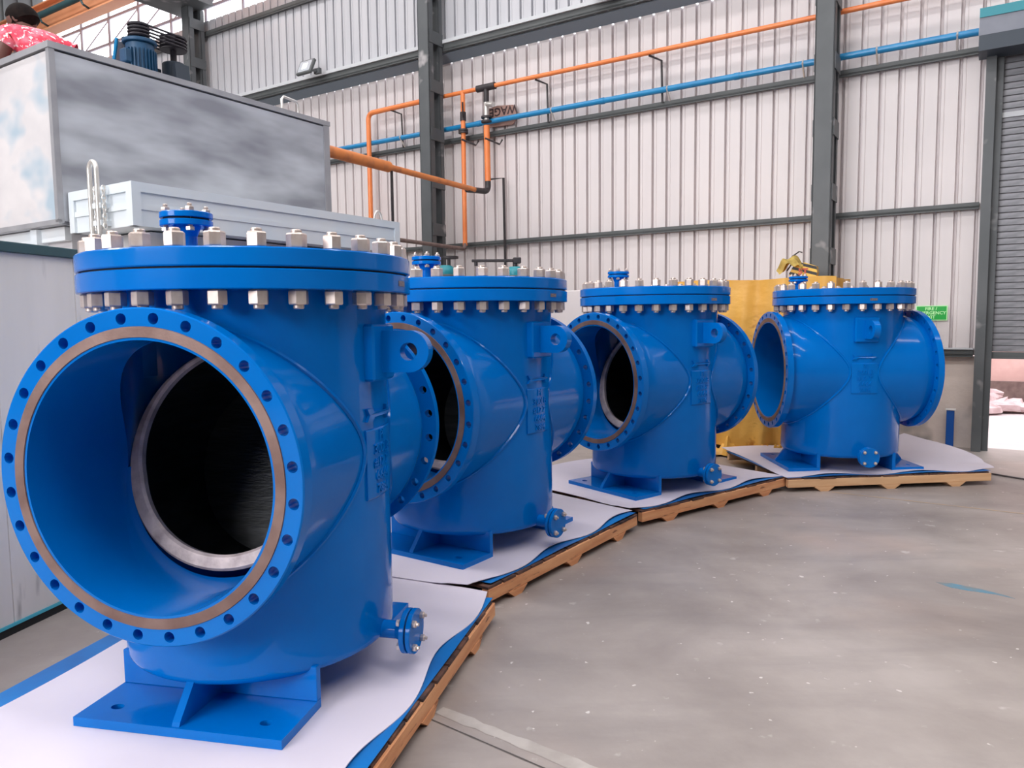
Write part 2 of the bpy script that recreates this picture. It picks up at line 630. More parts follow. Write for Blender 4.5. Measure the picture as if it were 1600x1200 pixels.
BAYS = [(0.16, 1.55), (1.552, 6.80), (6.802, 12.1), (12.102, 18.2)]
for (a, b) in BAYS:
    girt(2.44, 2.495, 8.93, 8.995, a, b)
    girt(3.945, 4.005, 8.93, 8.995, a, b)
    girt(5.19, 5.275, 8.76, 8.845, a, b)
    girt(6.50, 6.57, 8.78, 8.845, a, b)
    e = MB()
    wbox(e, a, b, 8.73, 8.846, 5.276, 5.325)
    e.obj('flashing', M['edge'], wall_back)
girt(0.955, 1.02, 8.92, 8.995, 0.16, 1.44)
girt(0.955, 1.02, 8.92, 8.995, 1.67, 6.70)
girt(0.955, 1.02, 8.92, 8.995, 6.91, 12.0)
e = MB()
wbox(e, 0.16, 1.44, 8.9, 8.996, 1.021, 1.035)
e.obj('flashing', M['edge'], wall_back)
# soffit strips under the upper sheets
so = MB()
for k in range(0, 30):
    a = 18.2 - k * 0.9118
    if a - 0.9 < -3.2:
        break
    s_ = MB()
    s_.add([WP(a, 8.84, 5.17), WP(a - .9118, 8.84, 5.17), WP(a - .9118, 9.0, 5.095), WP(a, 9.0, 5.095),
            WP(a, 8.84, 5.18), WP(a - .9118, 8.84, 5.18), WP(a - .9118, 9.0, 5.105), WP(a, 9.0, 5.105)],
           [(0, 1, 2, 3), (7, 6, 5, 4), (0, 4, 5, 1), (1, 5, 6, 2), (2, 6, 7, 3), (3, 7, 4, 0)])
    s_.obj('soffit_panel', M['soffit'], wall_back)

# other walls and roof of the hall
w = MB()
wbox(w, 18.2, 18.4, -9.5, 9.1, 0, 8.95)
wall_left = tag(w.obj('wall_left', M['greywall']), 'far grey end wall of the hall', kind='structure')
for k in range(12):
    w = MB()
    D = 8.9 - k * 1.2
    for j in range(4):
        wbox(w, 18.16, 18.2, D - 0.3 * j - 0.05, D - 0.3 * j, 0, 8.9)
    w.obj('cladding_rib', M['greywall'], wall_left)
w = MB()
wbox(w, -9.2, -9, -9.5, 9.1, 0, 8.95)
tag(w.obj('wall_right', M['greywall']), 'right end wall of the hall', kind='structure')
w = MB()
wbox(w, -9, 1.4, -9.7, -9.5, 0, 8.95)
wbox(w, 7.2, 18.3, -9.7, -9.5, 0, 8.95)
wbox(w, 1.4, 7.2, -9.7, -9.5, 0, 2.6)  # unseen opening, made up and shaped to match the raised front lamp
wbox(w, 1.4, 7.2, -9.7, -9.5, 7.2, 8.95)
tag(w.obj('wall_front', M['greywall']), 'front wall of the hall with a high opening added to suit the lamp', kind='structure')
w = MB()
wbox(w, -9.3, 18.5, -9.8, 9.6, 8.95, 9.05)
tag(w.obj('ceiling', M['greyroof']), 'metal sheet roof of the hall', kind='structure')

# ------------------------------------------------------------------ roller shutter door
door = empty('door_1')
tag(door, 'half raised grey roller shutter in the right end of the back wall', kind='structure')
j = MB()
wbox(j, 0.06, 0.145, 8.78, 9.12, 0, 3.9)
wbox(j, 0.0, 0.06, 8.88, 8.93, 0, 3.86)
j.obj('door_jamb', M['steel'], door)
j = MB()
wbox(j, -2.86, -2.74, 8.78, 9.12, 0, 3.9)
j.obj('door_jamb', M['steel'], door)
sl = MB()
L0, L1 = -0.045, 2.75
pr = [(0.006, 0.0), (-0.003, 0.0015), (-0.006, 0.005), (-0.006, 0.055), (-0.003, 0.0585), (0.004, 0.060), (0.006, 0.064)]
npr = len(pr)
vs = [Vector((L0, y, z)) for y, z in pr] + [Vector((L1, y, z)) for y, z in pr]
fs = [(i, (i + 1) % npr, npr + (i + 1) % npr, npr + i) for i in range(npr)] + [tuple(range(npr)), tuple(range(2 * npr - 1, npr - 1, -1))]
sl.add(vs, fs)
slat_me = sl.mesh('shutter_slat', M['shutter'])
nsl = int((3.96 - 1.0) / 0.0625)
for i in range(nsl + 1):
    inst('shutter_slat', slat_me, door, WM @ Matrix.Translation((0, 8.97, 1.0 + i * 0.0625)))
b_ = MB()
wbox(b_, 0.04, -2.75, 8.95, 8.985, 0.93, 0.998)
wbox(b_, 0.04, -2.75, 8.93, 8.95, 0.93, 0.95)
b_.obj('bottom_bar', M['girt'], door)
h = MB()
wbox(h, 0.21, -3.0, 8.55, 8.85, 3.99, 4.15)
h.obj('shutter_hood', M['hood'], door)
h = MB()
wbox(h, 0.21, -3.0, 8.54, 8.86, 4.15, 4.235)
h.obj('hood_top', M['tealtop'], door)
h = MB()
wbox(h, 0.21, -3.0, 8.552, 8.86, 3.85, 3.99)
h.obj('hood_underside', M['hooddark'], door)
h = MB()
wbox(h, 0.0, -0.2, 8.945, 8.953, 3.29, 3.34)
h.obj('shutter_label', M['edge'], door)

# ------------------------------------------------------------------ lattice columns
colgroup = 'laced steel columns along the back wall'


def column(tl, tr, ztop, label, base=0.0):
    root = empty('steel_column', WP((tl + tr) / 2, 8.7, 0))
    tag(root, label, 'column', colgroup)
    inv = Matrix.Translation(-root.location)

    def loc(mb):
        mb.v = [tuple(inv @ Vector(p)) for p in mb.v]
        return mb
    for nm, D0, D1 in (('front_chord', 8.43, 8.53), ('back_chord', 8.66, 8.74)):
        c = MB()
        wbox(c, tl, tr, D0, D0 + 0.014, base, ztop)
        wbox(c, tl, tl - 0.014, D0, D1, base, ztop)
        wbox(c, tr + 0.014, tr, D0, D1, base, ztop)
        loc(c).obj(nm, M['steel'], root)
    z = 0.6
    while z < ztop:
        for tt in (tr - 0.010, tl):
            c = MB()
            wbox(c, tt, tt + 0.010, 8.45, 8.74, z, z + 0.17)
            loc(c).obj('batten_plate', M['steel'], root)
        z += 0.66
    c = MB()
    wbox(c, tl + .08, tr - .08, 8.36, 8.76, 0, 0.02)
    loc(c).obj('base_plate', M['steel'], root)
    return root


column(1.65, 1.46, 6.9, 'right hand grey steel lattice column beside the yellow tarpaulin')
column(6.90, 6.71, 6.9, 'middle grey steel lattice column behind the second blue strainer')
c0 = column(12.22, 12.03, 6.9, 'left far grey steel lattice column rising behind the blue motor')
# crane bracket on the far column
inv = Matrix.Translation(-c0.location)
c = MB()
wbox(c, 12.6, 11.7, 7.7, 8.7, 6.9, 7.08)
c.v = [tuple(inv @ Vector(p)) for p in c.v]
c.obj('crane_bracket', M['steel'], c0)

# crane runway beam
r = empty('crane_beam', WP(12, 8.1, 7.1))
tag(r, 'orange crane runway beam high up at the left behind the man in the pink shirt', 'beam')
inv = Matrix.Translation(-r.location)
for nm, a in (('bottom_flange', (8.0, 8.25, 7.19, 7.22)), ('web', (8.12, 8.14, 7.22, 7.70)), ('top_flange', (8.0, 8.25, 7.70, 7.73))):
    c = MB()
    wbox(c, 18.0, 9.5, a[0], a[1], a[2], a[3])
    c.v = [tuple(inv @ Vector(p)) for p in c.v]
    c.obj(nm, M['crane'], r)
c = MB()
c.tube([inv @ WP(17.9, 7.9, 7.42), inv @ WP(9.5, 7.9, 7.42)], 0.06, 10)
c.obj('conductor_rail', M['teal'], r)
for t in (10, 11.5, 13, 14.5, 16, 17.4):
    c = MB()
    c.tube([inv @ WP(t, 7.9, 7.42), inv @ WP(t - .1, 7.9, 7.28), inv @ WP(t, 8.12, 7.26)], 0.02, 6)
    c.obj('rail_bracket', M['teal'], r)

# clerestory lattice girder
r = empty('lattice_girder', WP(12, 9.0, 7.2))
tag(r, 'pale steel lattice girder across the bright opening above the back wall', 'girder')
inv = Matrix.Translation(-r.location)
for z in (7.12, 7.62, 8.4):
    c = MB()
    c.tube([inv @ WP(18.1, 9.02, z), inv @ WP(-8, 9.02, z)], 0.03, 6)
    c.obj('chord', M['truss'], r)
for k in range(16):
    t = 17.6 - k * 1.05
    c = MB()
    c.tube([inv @ WP(t, 9.02, 6.6), inv @ WP(t, 9.02, 8.9)], 0.026, 6)
    c.obj('upright', M['truss'], r)
    c = MB()
    c.tube([inv @ WP(t, 9.04, 7.12), inv @ WP(t - 1.05, 9.04, 7.62)], 0.014, 6)
    c.obj('diagonal', M['truss'], r)

# ------------------------------------------------------------------ the blue strainers
RF, LN, ZC = 0.4925, 0.6147, 0.9236
RL, ZT, ZB = 0.5562, 1.5898, 1.4668
RB, BZ = 0.465, 0.2346
PZ = 0.1456
RI = 0.400
RP = 0.452


def bolt_ring_plate(Ro, Ri, Rb, rh, N, h0, h1, phase, mtx, ch=0.004):
    """flat ring with N through holes, faces at heights h0 (back) and h1 (front)"""
    mb = MB()
    m = 6
    sec = 2 * pi / N
    for hgt, rin, rout in ((h1, Ri, Ro - ch), (h0, Ri, Ro)):
        for k in range(N):
            a0 = phase + (k - 0.5) * sec
            loop = []
            for i in range(m):
                loop.append((rin + (rout - rin) * i / m, a0))
            for i in range(m):
                loop.append((rout, a0 + sec * i / m))
            for i in range(m):
                loop.append((rout - (rout - rin) * i / m, a0 + sec))
            for i in range(m):
                loop.append((rin, a0 + sec - sec * i / m))
            ac = phase + k * sec
            cx, cy = Rb * cos(ac), Rb * sin(ac)
            outer, hole = [], []
            for (rr, aa) in loop:
                x, y = rr * cos(aa), rr * sin(aa)
                outer.append(Vector((x, y, hgt)))
                dx, dy = x - cx, y - cy
                d = sqrt(dx * dx + dy * dy)
                hole.append(Vector((cx + rh * dx / d, cy + rh * dy / d, hgt)))
            n = len(loop)
            vs = outer + hole
            fs = [(i, (i + 1) % n, n + (i + 1) % n, n + i) for i in range(n)]
            if hgt == h0:
                fs = [tuple(reversed(f)) for f in fs]
            mb.add([mtx @ p for p in vs], fs)
            if hgt == h1:
                wall = hole + [Vector((p.x, p.y, h0)) for p in hole]
                mb.add([mtx @ p for p in wall], [(i, n + i, n + (i + 1) % n, (i + 1) % n) for i in range(n)], True)
    S = N * 6

    def band(pr):
        q = len(pr)
        vs = []
        for i in range(S):
            a = phase + 2 * pi * (i - 3) / S
            for rr, hh in pr:
                vs.append(mtx @ Vector((rr * cos(a), rr * sin(a), hh)))
        fs = []
        for i in range(S):
            jj = (i + 1) % S
            for kk in range(q - 1):
                fs.append((i * q + kk, jj * q + kk, jj * q + kk + 1, i * q + kk + 1))
        mb.add(vs, fs, True)
    band([(Ro, h0), (Ro, h1 - ch), (Ro - ch, h1)])
    band([(Ri, h1), (Ri, h0)])
    return mb


def raw_mesh(mb, name, m):
    me = bpy.data.meshes.new(name)
    me.from_pydata(mb.v, [], mb.f)
    me.materials.append(m)
    me.polygons.foreach_set('use_smooth', mb.sm)
    bm = bmesh.new()
    bm.from_mesh(me)
    bmesh.ops.remove_doubles(bm, verts=bm.verts, dist=0.0002)
    bmesh.ops.recalc_face_normals(bm, faces=bm.faces)
    bm.to_mesh(me)
    bm.free()
    me.set_sharp_from_angle(angle=radians(35))
    me.update()
    return me


def shell_mesh():
    """vertical body tube with two saddle-shaped openings, inner and outer skin"""
    mb = MB()
    H = 44
    for (R, rp, out) in ((RB, RP - 0.004, True), (RB - 0.022, RI, False)):
        cols = []  # (angle from n axis, list of z bands)
        zb0, zt0 = BZ, ZB + 0.002
        for side in (0, 1):
            th = []
            for j_ in range(H + 1):
                ph = pi - pi * j_ / H
                s_ = rp * cos(ph)
                th.append((asin(max(-1, min(1, s_ / R))), rp * sin(ph)))
            base = 0 if side == 0 else pi
            for a, hz in th:
                cols.append((base + a, hz))
            # side strip
            a_end = base + th[-1][0]
            a_next = base + pi + th[0][0]
            for q in range(1, 6):
                cols.append((a_end + (a_next - a_end) * q / 6, 0.0))
        n = len(cols)
        NZ = 5
        vs, idx = [], []
        for (a, hz) in cols:
            # local frame: x = s, -y = n direction
            x, y = R * sin(a), -R * cos(a)
            row = []
            zl, zu = ZC - hz, ZC + hz
            fil = 0.03 if out else 0.0
            bot = []
            if out:
                for q in range(4):
                    b_ = (pi / 2) * (1 - q / 4)
                    bot.append(((R - fil + fil * cos(b_)) / R, zb0 + fil - fil * sin(b_)))
            else:
                bot.append((1.0, zb0 + 0.02))
            st = zb0 + fil if out else zb0 + 0.03
            zs = bot + [(1.0, st + (zl - st) * q / NZ) for q in range(NZ + 1)]
            nb = len(zs)
            zs += [(1.0, zu + (zt0 - zu) * q / NZ) for q in range(NZ + 1)]
            for f_, z in zs:
                row.append(len(vs))
                vs.append(Vector((x * f_, y * f_, z)))
            idx.append((row, nb))
        fs = []
        for i in range(n):
            j_ = (i + 1) % n
            r0, nb = idx[i]
            r1, _ = idx[j_]
            for kk in range(len(r0) - 1):
                if kk == nb - 1:
                    if cols[i][1] == 0 and cols[j_][1] == 0:
                        continue
                    continue
                fs.append((r0[kk], r1[kk], r1[kk + 1], r0[kk + 1]))
        # bottom disc
        fs.append(tuple(r[0] for r, _ in reversed(idx)))
        mb.add(vs, fs, True)
    return raw_mesh(mb, 'shell', M['blue'])


def nozzle_mesh(sign):
    mb = MB()
    NS = 96
    for inner in (False, True):
        vs = []
        stations = 9
        for i in range(NS):
            ph = 2 * pi * i / NS
            if inner:
                rr = RI
                s_, zz = rr * cos(ph), rr * sin(ph)
                n_end = sqrt((RB - 0.022) ** 2 - s_ ** 2)
                for q in range(stations):
                    nn = LN - 0.002 + (n_end - (LN - 0.002)) * q / (stations - 1)
                    vs.append(Vector((s_, -sign * nn, ZC + zz)))
            else:
                s_, zz = RP * cos(ph), RP * sin(ph)
                n_end = sqrt(RB ** 2 - s_ ** 2) - 0.004
                for q in range(stations):
                    u = q / (stations - 1)
                    nn = (LN - 0.045) + (n_end - (LN - 0.045)) * u
                    dd = (LN - 0.045) - nn
                    rr = RP - 0.026 * max(0.0, 1 - dd / 0.08) ** 1.5
                    # flare towards the saddle top so that it fairs into the body
                    vs.append(Vector((rr * cos(ph), -sign * nn, ZC + rr * sin(ph))))
        fs = []
        for i in range(NS):
            j_ = (i + 1) % NS
            for q in range(stations - 1):
                fs.append((i * stations + q, j_ * stations + q, j_ * stations + q + 1, i * stations + q + 1))
        mb.add(vs, fs, True)
    me = raw_mesh(mb, 'nozzle', M['blue'])
    return me


def weld_mesh(sign):
    path = []
    for i in range(96):
        ph = 2 * pi * i / 96
        s_ = RP * cos(ph)
        nn = sqrt(RB ** 2 - s_ ** 2)
        path.append(Vector((s_ * 1.006, -sign * nn * 1.004, ZC + RP * 1.004 * sin(ph))))
    mb = MB()
    mb.tube(path, 0.009, 6, closed=True)
    return mb.mesh('weld_bead', M['blue'])


def hexnut(r_flat, h, hole=True):
    mb = MB()
    rc = r_flat / cos(pi / 6)
    vs, fs = [], []
    lv = [(0.93, 0.0), (1.0, h * 0.08), (1.0, h * 0.9), (0.90, h)]
    for f_, z in lv:
        for i in range(6):
            a = pi / 3 * i
            vs.append(Vector((rc * f_ * cos(a), rc * f_ * sin(a), z)))
    for l in range(3):
        for i in range(6):
            j_ = (i + 1) % 6
            fs.append((l * 6 + i, l * 6 + j_, (l + 1) * 6 + j_, (l + 1) * 6 + i))
    fs.append(tuple(reversed(range(6))))
    fs.append(tuple(18 + i for i in range(6)))
    mb.add(vs, fs)
    return mb


NUT = hexnut(0.0265, 0.044).mesh('hex_nut', M['nut'])
mb = MB()
mb.cyl(0.0165, ZB - 0.058, ZT + 0.056, None, 14, 0.003)
STUD = mb.mesh('stud_bolt', M['nut'])
mb = hexnut(0.0115, 0.014)
mb.cyl(0.007, 0.0, 0.024, None, 8, 0.002)
mb.cyl(0.0075, -0.05, 0.0, None, 8)
sm = hexnut(0.0115, 0.012)
mb.add([(x, y, z - 0.058) for x, y, z in sm.v], sm.f)
SMALLBOLT = mb.mesh('small_bolt', M['nut'])


def bent(mb, R):
    """wrap flat mesh (x across, y up, z out) onto the drain side of the body"""
    out = []
    for x, y, z in mb.v:
        a = x / R
        rr = R + z
        out.append((rr * cos(a), rr * sin(a), y))
    mb.v = out
    return mb


def flange_pair(root, o, zdir, R, t, pipe_r, pipe_len, partname, nb=4, rot=pi / 4):
    fr = frame(o, zdir, (0, 0, 1) if abs(Vector(zdir).z) < .9 else (1, 0, 0))
    p = MB()
    p.cyl(pipe_r, 0, pipe_len, fr, 24)
    p.lathe([(pipe_r, pipe_len - 0.03), (pipe_r + 0.012, pipe_len), (pipe_r, pipe_len)], fr, 24)
    po = p.obj(partname, M['blue'], root)
    f1 = MB()
    f1.cyl(R, pipe_len, pipe_len + t, fr, 36, 0.002)
    f1.obj('flange', M['blue'], po)
    f1 = MB()
    f1.cyl(R * 0.86, pipe_len + t, pipe_len + t + 0.006, fr, 36)
    f1.obj('gasket', M['gasket'], po)
    f2 = MB()
    f2.cyl(R, pipe_len + t + 0.006, pipe_len + 2 * t + 0.006, fr, 36, 0.002)
    f2.obj('blind_flange', M['blue'], po)
    for i in range(nb):
        a = rot + 2 * pi * i / nb
        m_ = fr @ Matrix.Translation((R * 0.76 * cos(a), R * 0.76 * sin(a), pipe_len + 2 * t + 0.006))
        inst('small_bolt', SMALLBOLT, po, m_)
    return po


def build_strainer():
    root = empty('basket_strainer')
    inst('shell', shell_mesh(), root)
    for sign in (1, -1):
        nz = inst('nozzle', nozzle_mesh(sign), root)
        fr = frame((0, 0, ZC), (0, -sign, 0), (1, 0, 0))
        fl_ = bolt_ring_plate(RF, RI - 0.0, RF * 0.9396, 0.0165, 28, LN - 0.048, LN, pi / 28, fr)
        inst('flange', raw_mesh(fl_, 'flange', M['blue']), nz)
        g = MB()
        g.lathe([(0.4070, LN - 0.001), (0.4085, LN + 0.0035), (0.4380, LN + 0.0035), (0.4395, LN - 0.001)], fr, 112)
        inst('sealing_face', g.mesh('sealing_face', M['face']), nz)
        if sign == 1:
            tag(nz.children[-1], 'brown machined ring')
        inst('weld_bead', weld_mesh(sign), nz)
    # inner seat ring and screen
    tilt = radians(18)
    axis = Vector((0, -cos(tilt), sin(tilt)))
    fr = frame((-0.012, -0.16, 0.922), axis, (1, 0, 0))
    g = MB()
    g.lathe([(0.343, -0.02), (0.343, 0.0), (0.352, 0.008), (0.388, 0.008), (0.396, 0.0), (0.396, -0.02)], fr, 96)
    fi = fr.inverted()

    def crescent(mb_):
        out = []
        for p in mb_.v:
            q = fi @ Vector(p)
            rr = sqrt(q.x * q.x + q.y * q.y)
            if 0.3 < rr < 0.36:
                k_ = 1 + 0.085 * max(0.0, q.y / rr + 0.25) ** 0.8 * (0.36 - rr + 0.34) / 0.36
                q.x *= k_
                q.y *= k_
            out.append(tuple(fr @ q))
        mb_.v = out
    crescent(g)
    tag(g.obj('seat_ring', M['bare'], root), 'bare ground metal seat ring inside the bore')
    g = MB()
    pr = [(0.350, -0.012), (0.350, -0.06), (0.347, -0.3), (0.335, -0.36), (0.0, -0.38)]
    g.lathe(pr, fr, 64, closed=False)
    crescent(g)
    tag(g.obj('basket_screen', M['screen'], root), 'dark steel screen inside the bore')
    # lower throat: the painted bore runs on to the seat ring
    g = MB()
    vs, fs = [], []
    NS_ = 48
    for i in range(NS_ + 1):
        ph = radians(188) + radians(164) * i / NS_
        s_, zz = RI * cos(ph), RI * sin(ph)
        n0 = sqrt((RB - 0.022) ** 2 - s_ ** 2) + 0.004
        n1 = 0.16 - math.tan(tilt) * zz + 0.004
        for q in range(5):
            nn = n0 + (min(n1, n0 - 0.01) - n0) * q / 4
            k_ = 1 - 0.010 * q / 4
            for th_ in (0, 0.004):
                vs.append((s_ * (k_ + th_), -nn, ZC + zz * (k_ + th_)))
    for i in range(NS_):
        for q in range(4):
            for w_ in (0, 1):
                fs.append((i * 10 + 2 * q + w_, (i + 1) * 10 + 2 * q + w_, (i + 1) * 10 + 2 * q + 2 + w_, i * 10 + 2 * q + 2 + w_))
    g.add(vs, fs, True)
    g.obj('bore_throat', M['blue'], root)
    # body flange, gasket, lid
    zm = ZB + 0.0605
    g = MB()
    g.lathe([(RB - 0.02, ZB), (RL - 0.003, ZB), (RL, ZB + 0.003), (RL, zm - 0.003), (RL - 0.003, zm), (RB - 0.02, zm)], None, 128)
    tag(g.obj('body_flange', M['blue'], root))
    g = MB()
    g.cyl(RL - 0.012, zm, zm + 0.006, None, 96)
    g.obj('gasket', M['gasket'], root)
    g = MB()
    g.cyl(RL, zm + 0.006, ZT, None, 128, 0.004)
    lid = g.obj('lid', M['blue'], root)
    # stud bolts with nuts
    for i in range(28):
        a = radians(6.43) + 2 * pi * i / 28
        m_ = Matrix.Translation((0.515 * cos(a), 0.515 * sin(a), 0)) @ Matrix.Rotation(a + random.uniform(-.5, .5), 4, 'Z')
        st = inst('stud_bolt', STUD, root, m_)
        n1 = inst('hex_nut', NUT, st, Matrix.Translation((0, 0, ZT + 0.001)))
        n2 = inst('hex_nut', NUT, st, Matrix.Translation((0, 0, ZB - 0.045)) @ Matrix.Rotation(random.uniform(0, 1), 4, 'Z'))
    # vent on the lid
    flange_pair(root, (0, -0.37, ZT - 0.002), (0, 0, 1), 0.077, 0.018, 0.030, 0.078, 'vent_pipe')
    # drain
    flange_pair(root, (RB - 0.02, 0, 0.2662), (1, 0, 0), 0.079, 0.018, 0.032, 0.10, 'drain_pipe')
    # lifting lugs on both sides
    for sgn in (1, -1):
        rt = Matrix.Rotation(0 if sgn == 1 else pi, 4, 'Z')
        g = MB()
        g.box(0.44, 0.492, -0.095, 0.095, 1.165, 1.36, rt, 0.008)
        g.obj('lug_pad', M['blue'], root)
        # lug plate with an eye: outline in (s, z)
        cxs, czs, R_, r_ = 0.588, 1.265, 0.072, 0.031
        NA = 40
        outer, hole = [], []
        for i in range(NA):
            a = -pi / 2 + 2 * pi * i / NA
            hole.append((cxs + r_ * cos(a), czs + r_ * sin(a)))
            if -pi / 2 - 1e-6 <= a <= pi / 2 + 1e-6:
                outer.append((cxs + R_ * cos(a), czs + R_ * sin(a)))
            else:
                dx, dy = cos(a), sin(a)
                tt = min((0.48 - cxs) / dx if dx < -1e-6 else 9, abs(R_ / dy) if abs(dy) > 1e-6 else 9)
                outer.append((cxs + tt * dx, czs + tt * dy))
        g = MB()
        vs = []
        for yy in (-0.024, 0.024):
            vs += [rt @ Vector((x, yy, z)) for x, z in outer] + [rt @ Vector((x, yy, z)) for x, z in hole]
        fs = []
        for i in range(NA):
            j_ = (i + 1) % NA
            fs.append((i, j_, NA + j_, NA + i))
            fs.append((2 * NA + j_, 2 * NA + i, 3 * NA + i, 3 * NA + j_))
            fs.append((i, 2 * NA + i, 2 * NA + j_, j_))
            fs.append((NA + j_, 3 * NA + j_, 3 * NA + i, NA + i))
        g.add(vs, fs, True)
        g.obj('lifting_lug', M['blue'], root)
    # cast name plate and flow arrow
    g = MB()
    nx = 8
    vs, fs = [], []
    for i in range(nx + 1):
        x = -0.103 + 0.206 * i / nx
        for (y, z) in ((0.757, -0.002), (0.757, 0.004), (0.762, 0.007), (0.995, 0.007), (1.0, 0.004), (1.0, -0.002)):
            vs.append((x, y, z))
    for i in range(nx):
        for kk in range(5):
            fs.append((i * 6 + kk, (i + 1) * 6 + kk, (i + 1) * 6 + kk + 1, i * 6 + kk + 1))
    fs.append(tuple(range(6)))
    fs.append(tuple(nx * 6 + q for q in reversed(range(6))))
    g.add(vs, fs)
    plate = bent(g, RB).obj('name_plate', M['blue'], root)
    g = MB()
    for (x, y, s_, txt) in ((0.0, 0.973, 0.048, 'PE'), (0.0, 0.927, 0.050, '300LB'), (0.0, 0.880, 0.046, '#12 7"'), (0.0, 0.834, 0.052, '6664'), (0.0, 0.786, 0.046, '7884')):
        tm = text_mb(txt, s_, 0.0045, spacing=1.0, offset=0.0006)
        # image right corresponds to +y of the local drain side
        g.add([(xx + x, yy + y, zz + 0.008) for xx, yy, zz in tm.v], tm.f)
    bent(g, RB).obj('raised_lettering', M['blue'], plate)
    g = MB()
    arrow = [(-0.10, 1.028), (-0.085, 1.05), (-0.10, 1.072), (-0.07, 1.072), (-0.055, 1.058), (0.05, 1.058), (0.05, 1.075), (0.088, 1.05), (0.05, 1.025), (0.05, 1.042), (-0.055, 1.042), (-0.07, 1.028)]
    g.prism(arrow, -0.004, 0.012)
    bent(g, RB).obj('flow_arrow', M['blue'], root)
    # stamped tag on the body flange rim
    g = MB()
    g.box(-0.028, 0.028, ZB + 0.022, ZB + 0.040, 0.0, 0.002)
    tg = bent(g, RL).obj('metal_tag', M['tag'], root)
    tg.rotation_euler = (0, 0, radians(1))
    # two feet
    for sgn in (1, -1):
        rt = Matrix.Rotation(0 if sgn == 1 else pi, 4, 'Z')
        # base plate with two bolt holes
        g = MB()
        holes_x = (-0.262, 0.262)
        x0, x1, y0, y1 = -0.357, 0.357, -0.547, -0.292
        # build as two halves each with a round hole
        for hx, xa, xb in ((holes_x[0], x0, 0.0), (holes_x[1], 0.0, x1)):
            loop = []
            m_ = 7
            for i in range(m_):
                loop.append((xa + (xb - xa) * i / m_, y0))
            for i in range(m_):
                loop.append((xb, y0 + (y1 - y0) * i / m_))
            for i in range(m_):
                loop.append((xb - (xb - xa) * i / m_, y1))
            for i in range(m_):
                loop.append((xa, y1 - (y1 - y0) * i / m_))
            n = len(loop)
            cx, cy = hx, -0.466
            hl = []
            for (x, y) in loop:
                d = sqrt((x - cx) ** 2 + (y - cy) ** 2)
                hl.append((cx + 0.017 * (x - cx) / d * 1.25, cy + 0.017 * (y - cy) / d))
            vs = []
            for zz in (0.1162, PZ):
                vs += [rt @ Vector((x, y, zz)) for x, y in loop] + [rt @ Vector((x, y, zz)) for x, y in hl]
            fs = []
            for i in range(n):
                j_ = (i + 1) % n
                fs.append((i, j_, n + j_, n + i))
                fs.append((2 * n + j_, 2 * n + i, 3 * n + i, 3 * n + j_))
                on_mid = abs(loop[i][0]) < 1e-6 and abs(loop[j_][0]) < 1e-6
                if not on_mid:
                    fs.append((i, 2 * n + i, 2 * n + j_, j_))
                fs.append((n + j_, 3 * n + j_, 3 * n + i, n + i))
            g.add(vs, fs)
        foot = inst('base_plate', raw_mesh(g, 'base_plate', M['blue']), root)
        g = MB()
        g.box(-0.357, 0.357, -0.318, -0.290, PZ, 0.262, rt, 0.002)
        g.obj('web_plate', M['blue'], foot)
        g = MB()
        fr2 = rt @ Matrix(((0, 0, 1, 0), (1, 0, 0, 0), (0, 1, 0, 0), (0, 0, 0, 1)))
        g.prism([(-0.318, PZ), (-0.540, PZ), (-0.535, PZ + 0.012), (-0.455, BZ + 0.02), (-0.318, BZ + 0.02)], -0.013, 0.013, fr2)
        g.obj('gusset_rib', M['blue'], foot)
    return root


STR = [(-0.9241, 2.7140, -0.2079), (-0.2363, 4.3285, -0.6090), (1.0771, 5.6838, -0.9441), (2.7933, 6.3683, -1.5811)]
LAB = ['nearest blue steel basket strainer with bare seat ring in its open bore, at left',
       'second blue steel basket strainer in the row, directly behind the nearest one',
       'third blue steel basket strainer in the row, in front of the yellow tarpaulin edge',
       'farthest blue steel basket strainer seen broadside beside the exit sign']
st0 = build_strainer()
for i, (x, y, t) in enumerate(STR):
    o = st0 if i == 0 else copy_tree(st0)
    o.location = (x, y, 0)
    o.rotation_euler = (0, 0, t)
    tag(o, LAB[i], 'strainer', 'blue basket strainers on pallets')

# ------------------------------------------------------------------ pallets and sheets
PAL = [  # centre, angle of long axis (dir), u0,u1 (along), v0,v1 (right side +)
    (-0.9241, 2.7140, 14.0, -0.93, 0.765, -0.66, 0.672),
    (-0.2363, 4.3285, 35.1, -0.655, 0.952, -0.70, 0.600),
    (1.0771, 5.6838, 52.3, -0.705, 0.96, -0.72, 0.535),
    (2.7933, 6.3683, 83.9, -0.70, 1.017, -0.70, 0.52)]
PLAB = ['rough pine pallet under the nearest blue strainer', 'rough pine pallet under the second blue strainer',
        'rough pine pallet under the third blue strainer', 'pale pine pallet under the farthest blue strainer']


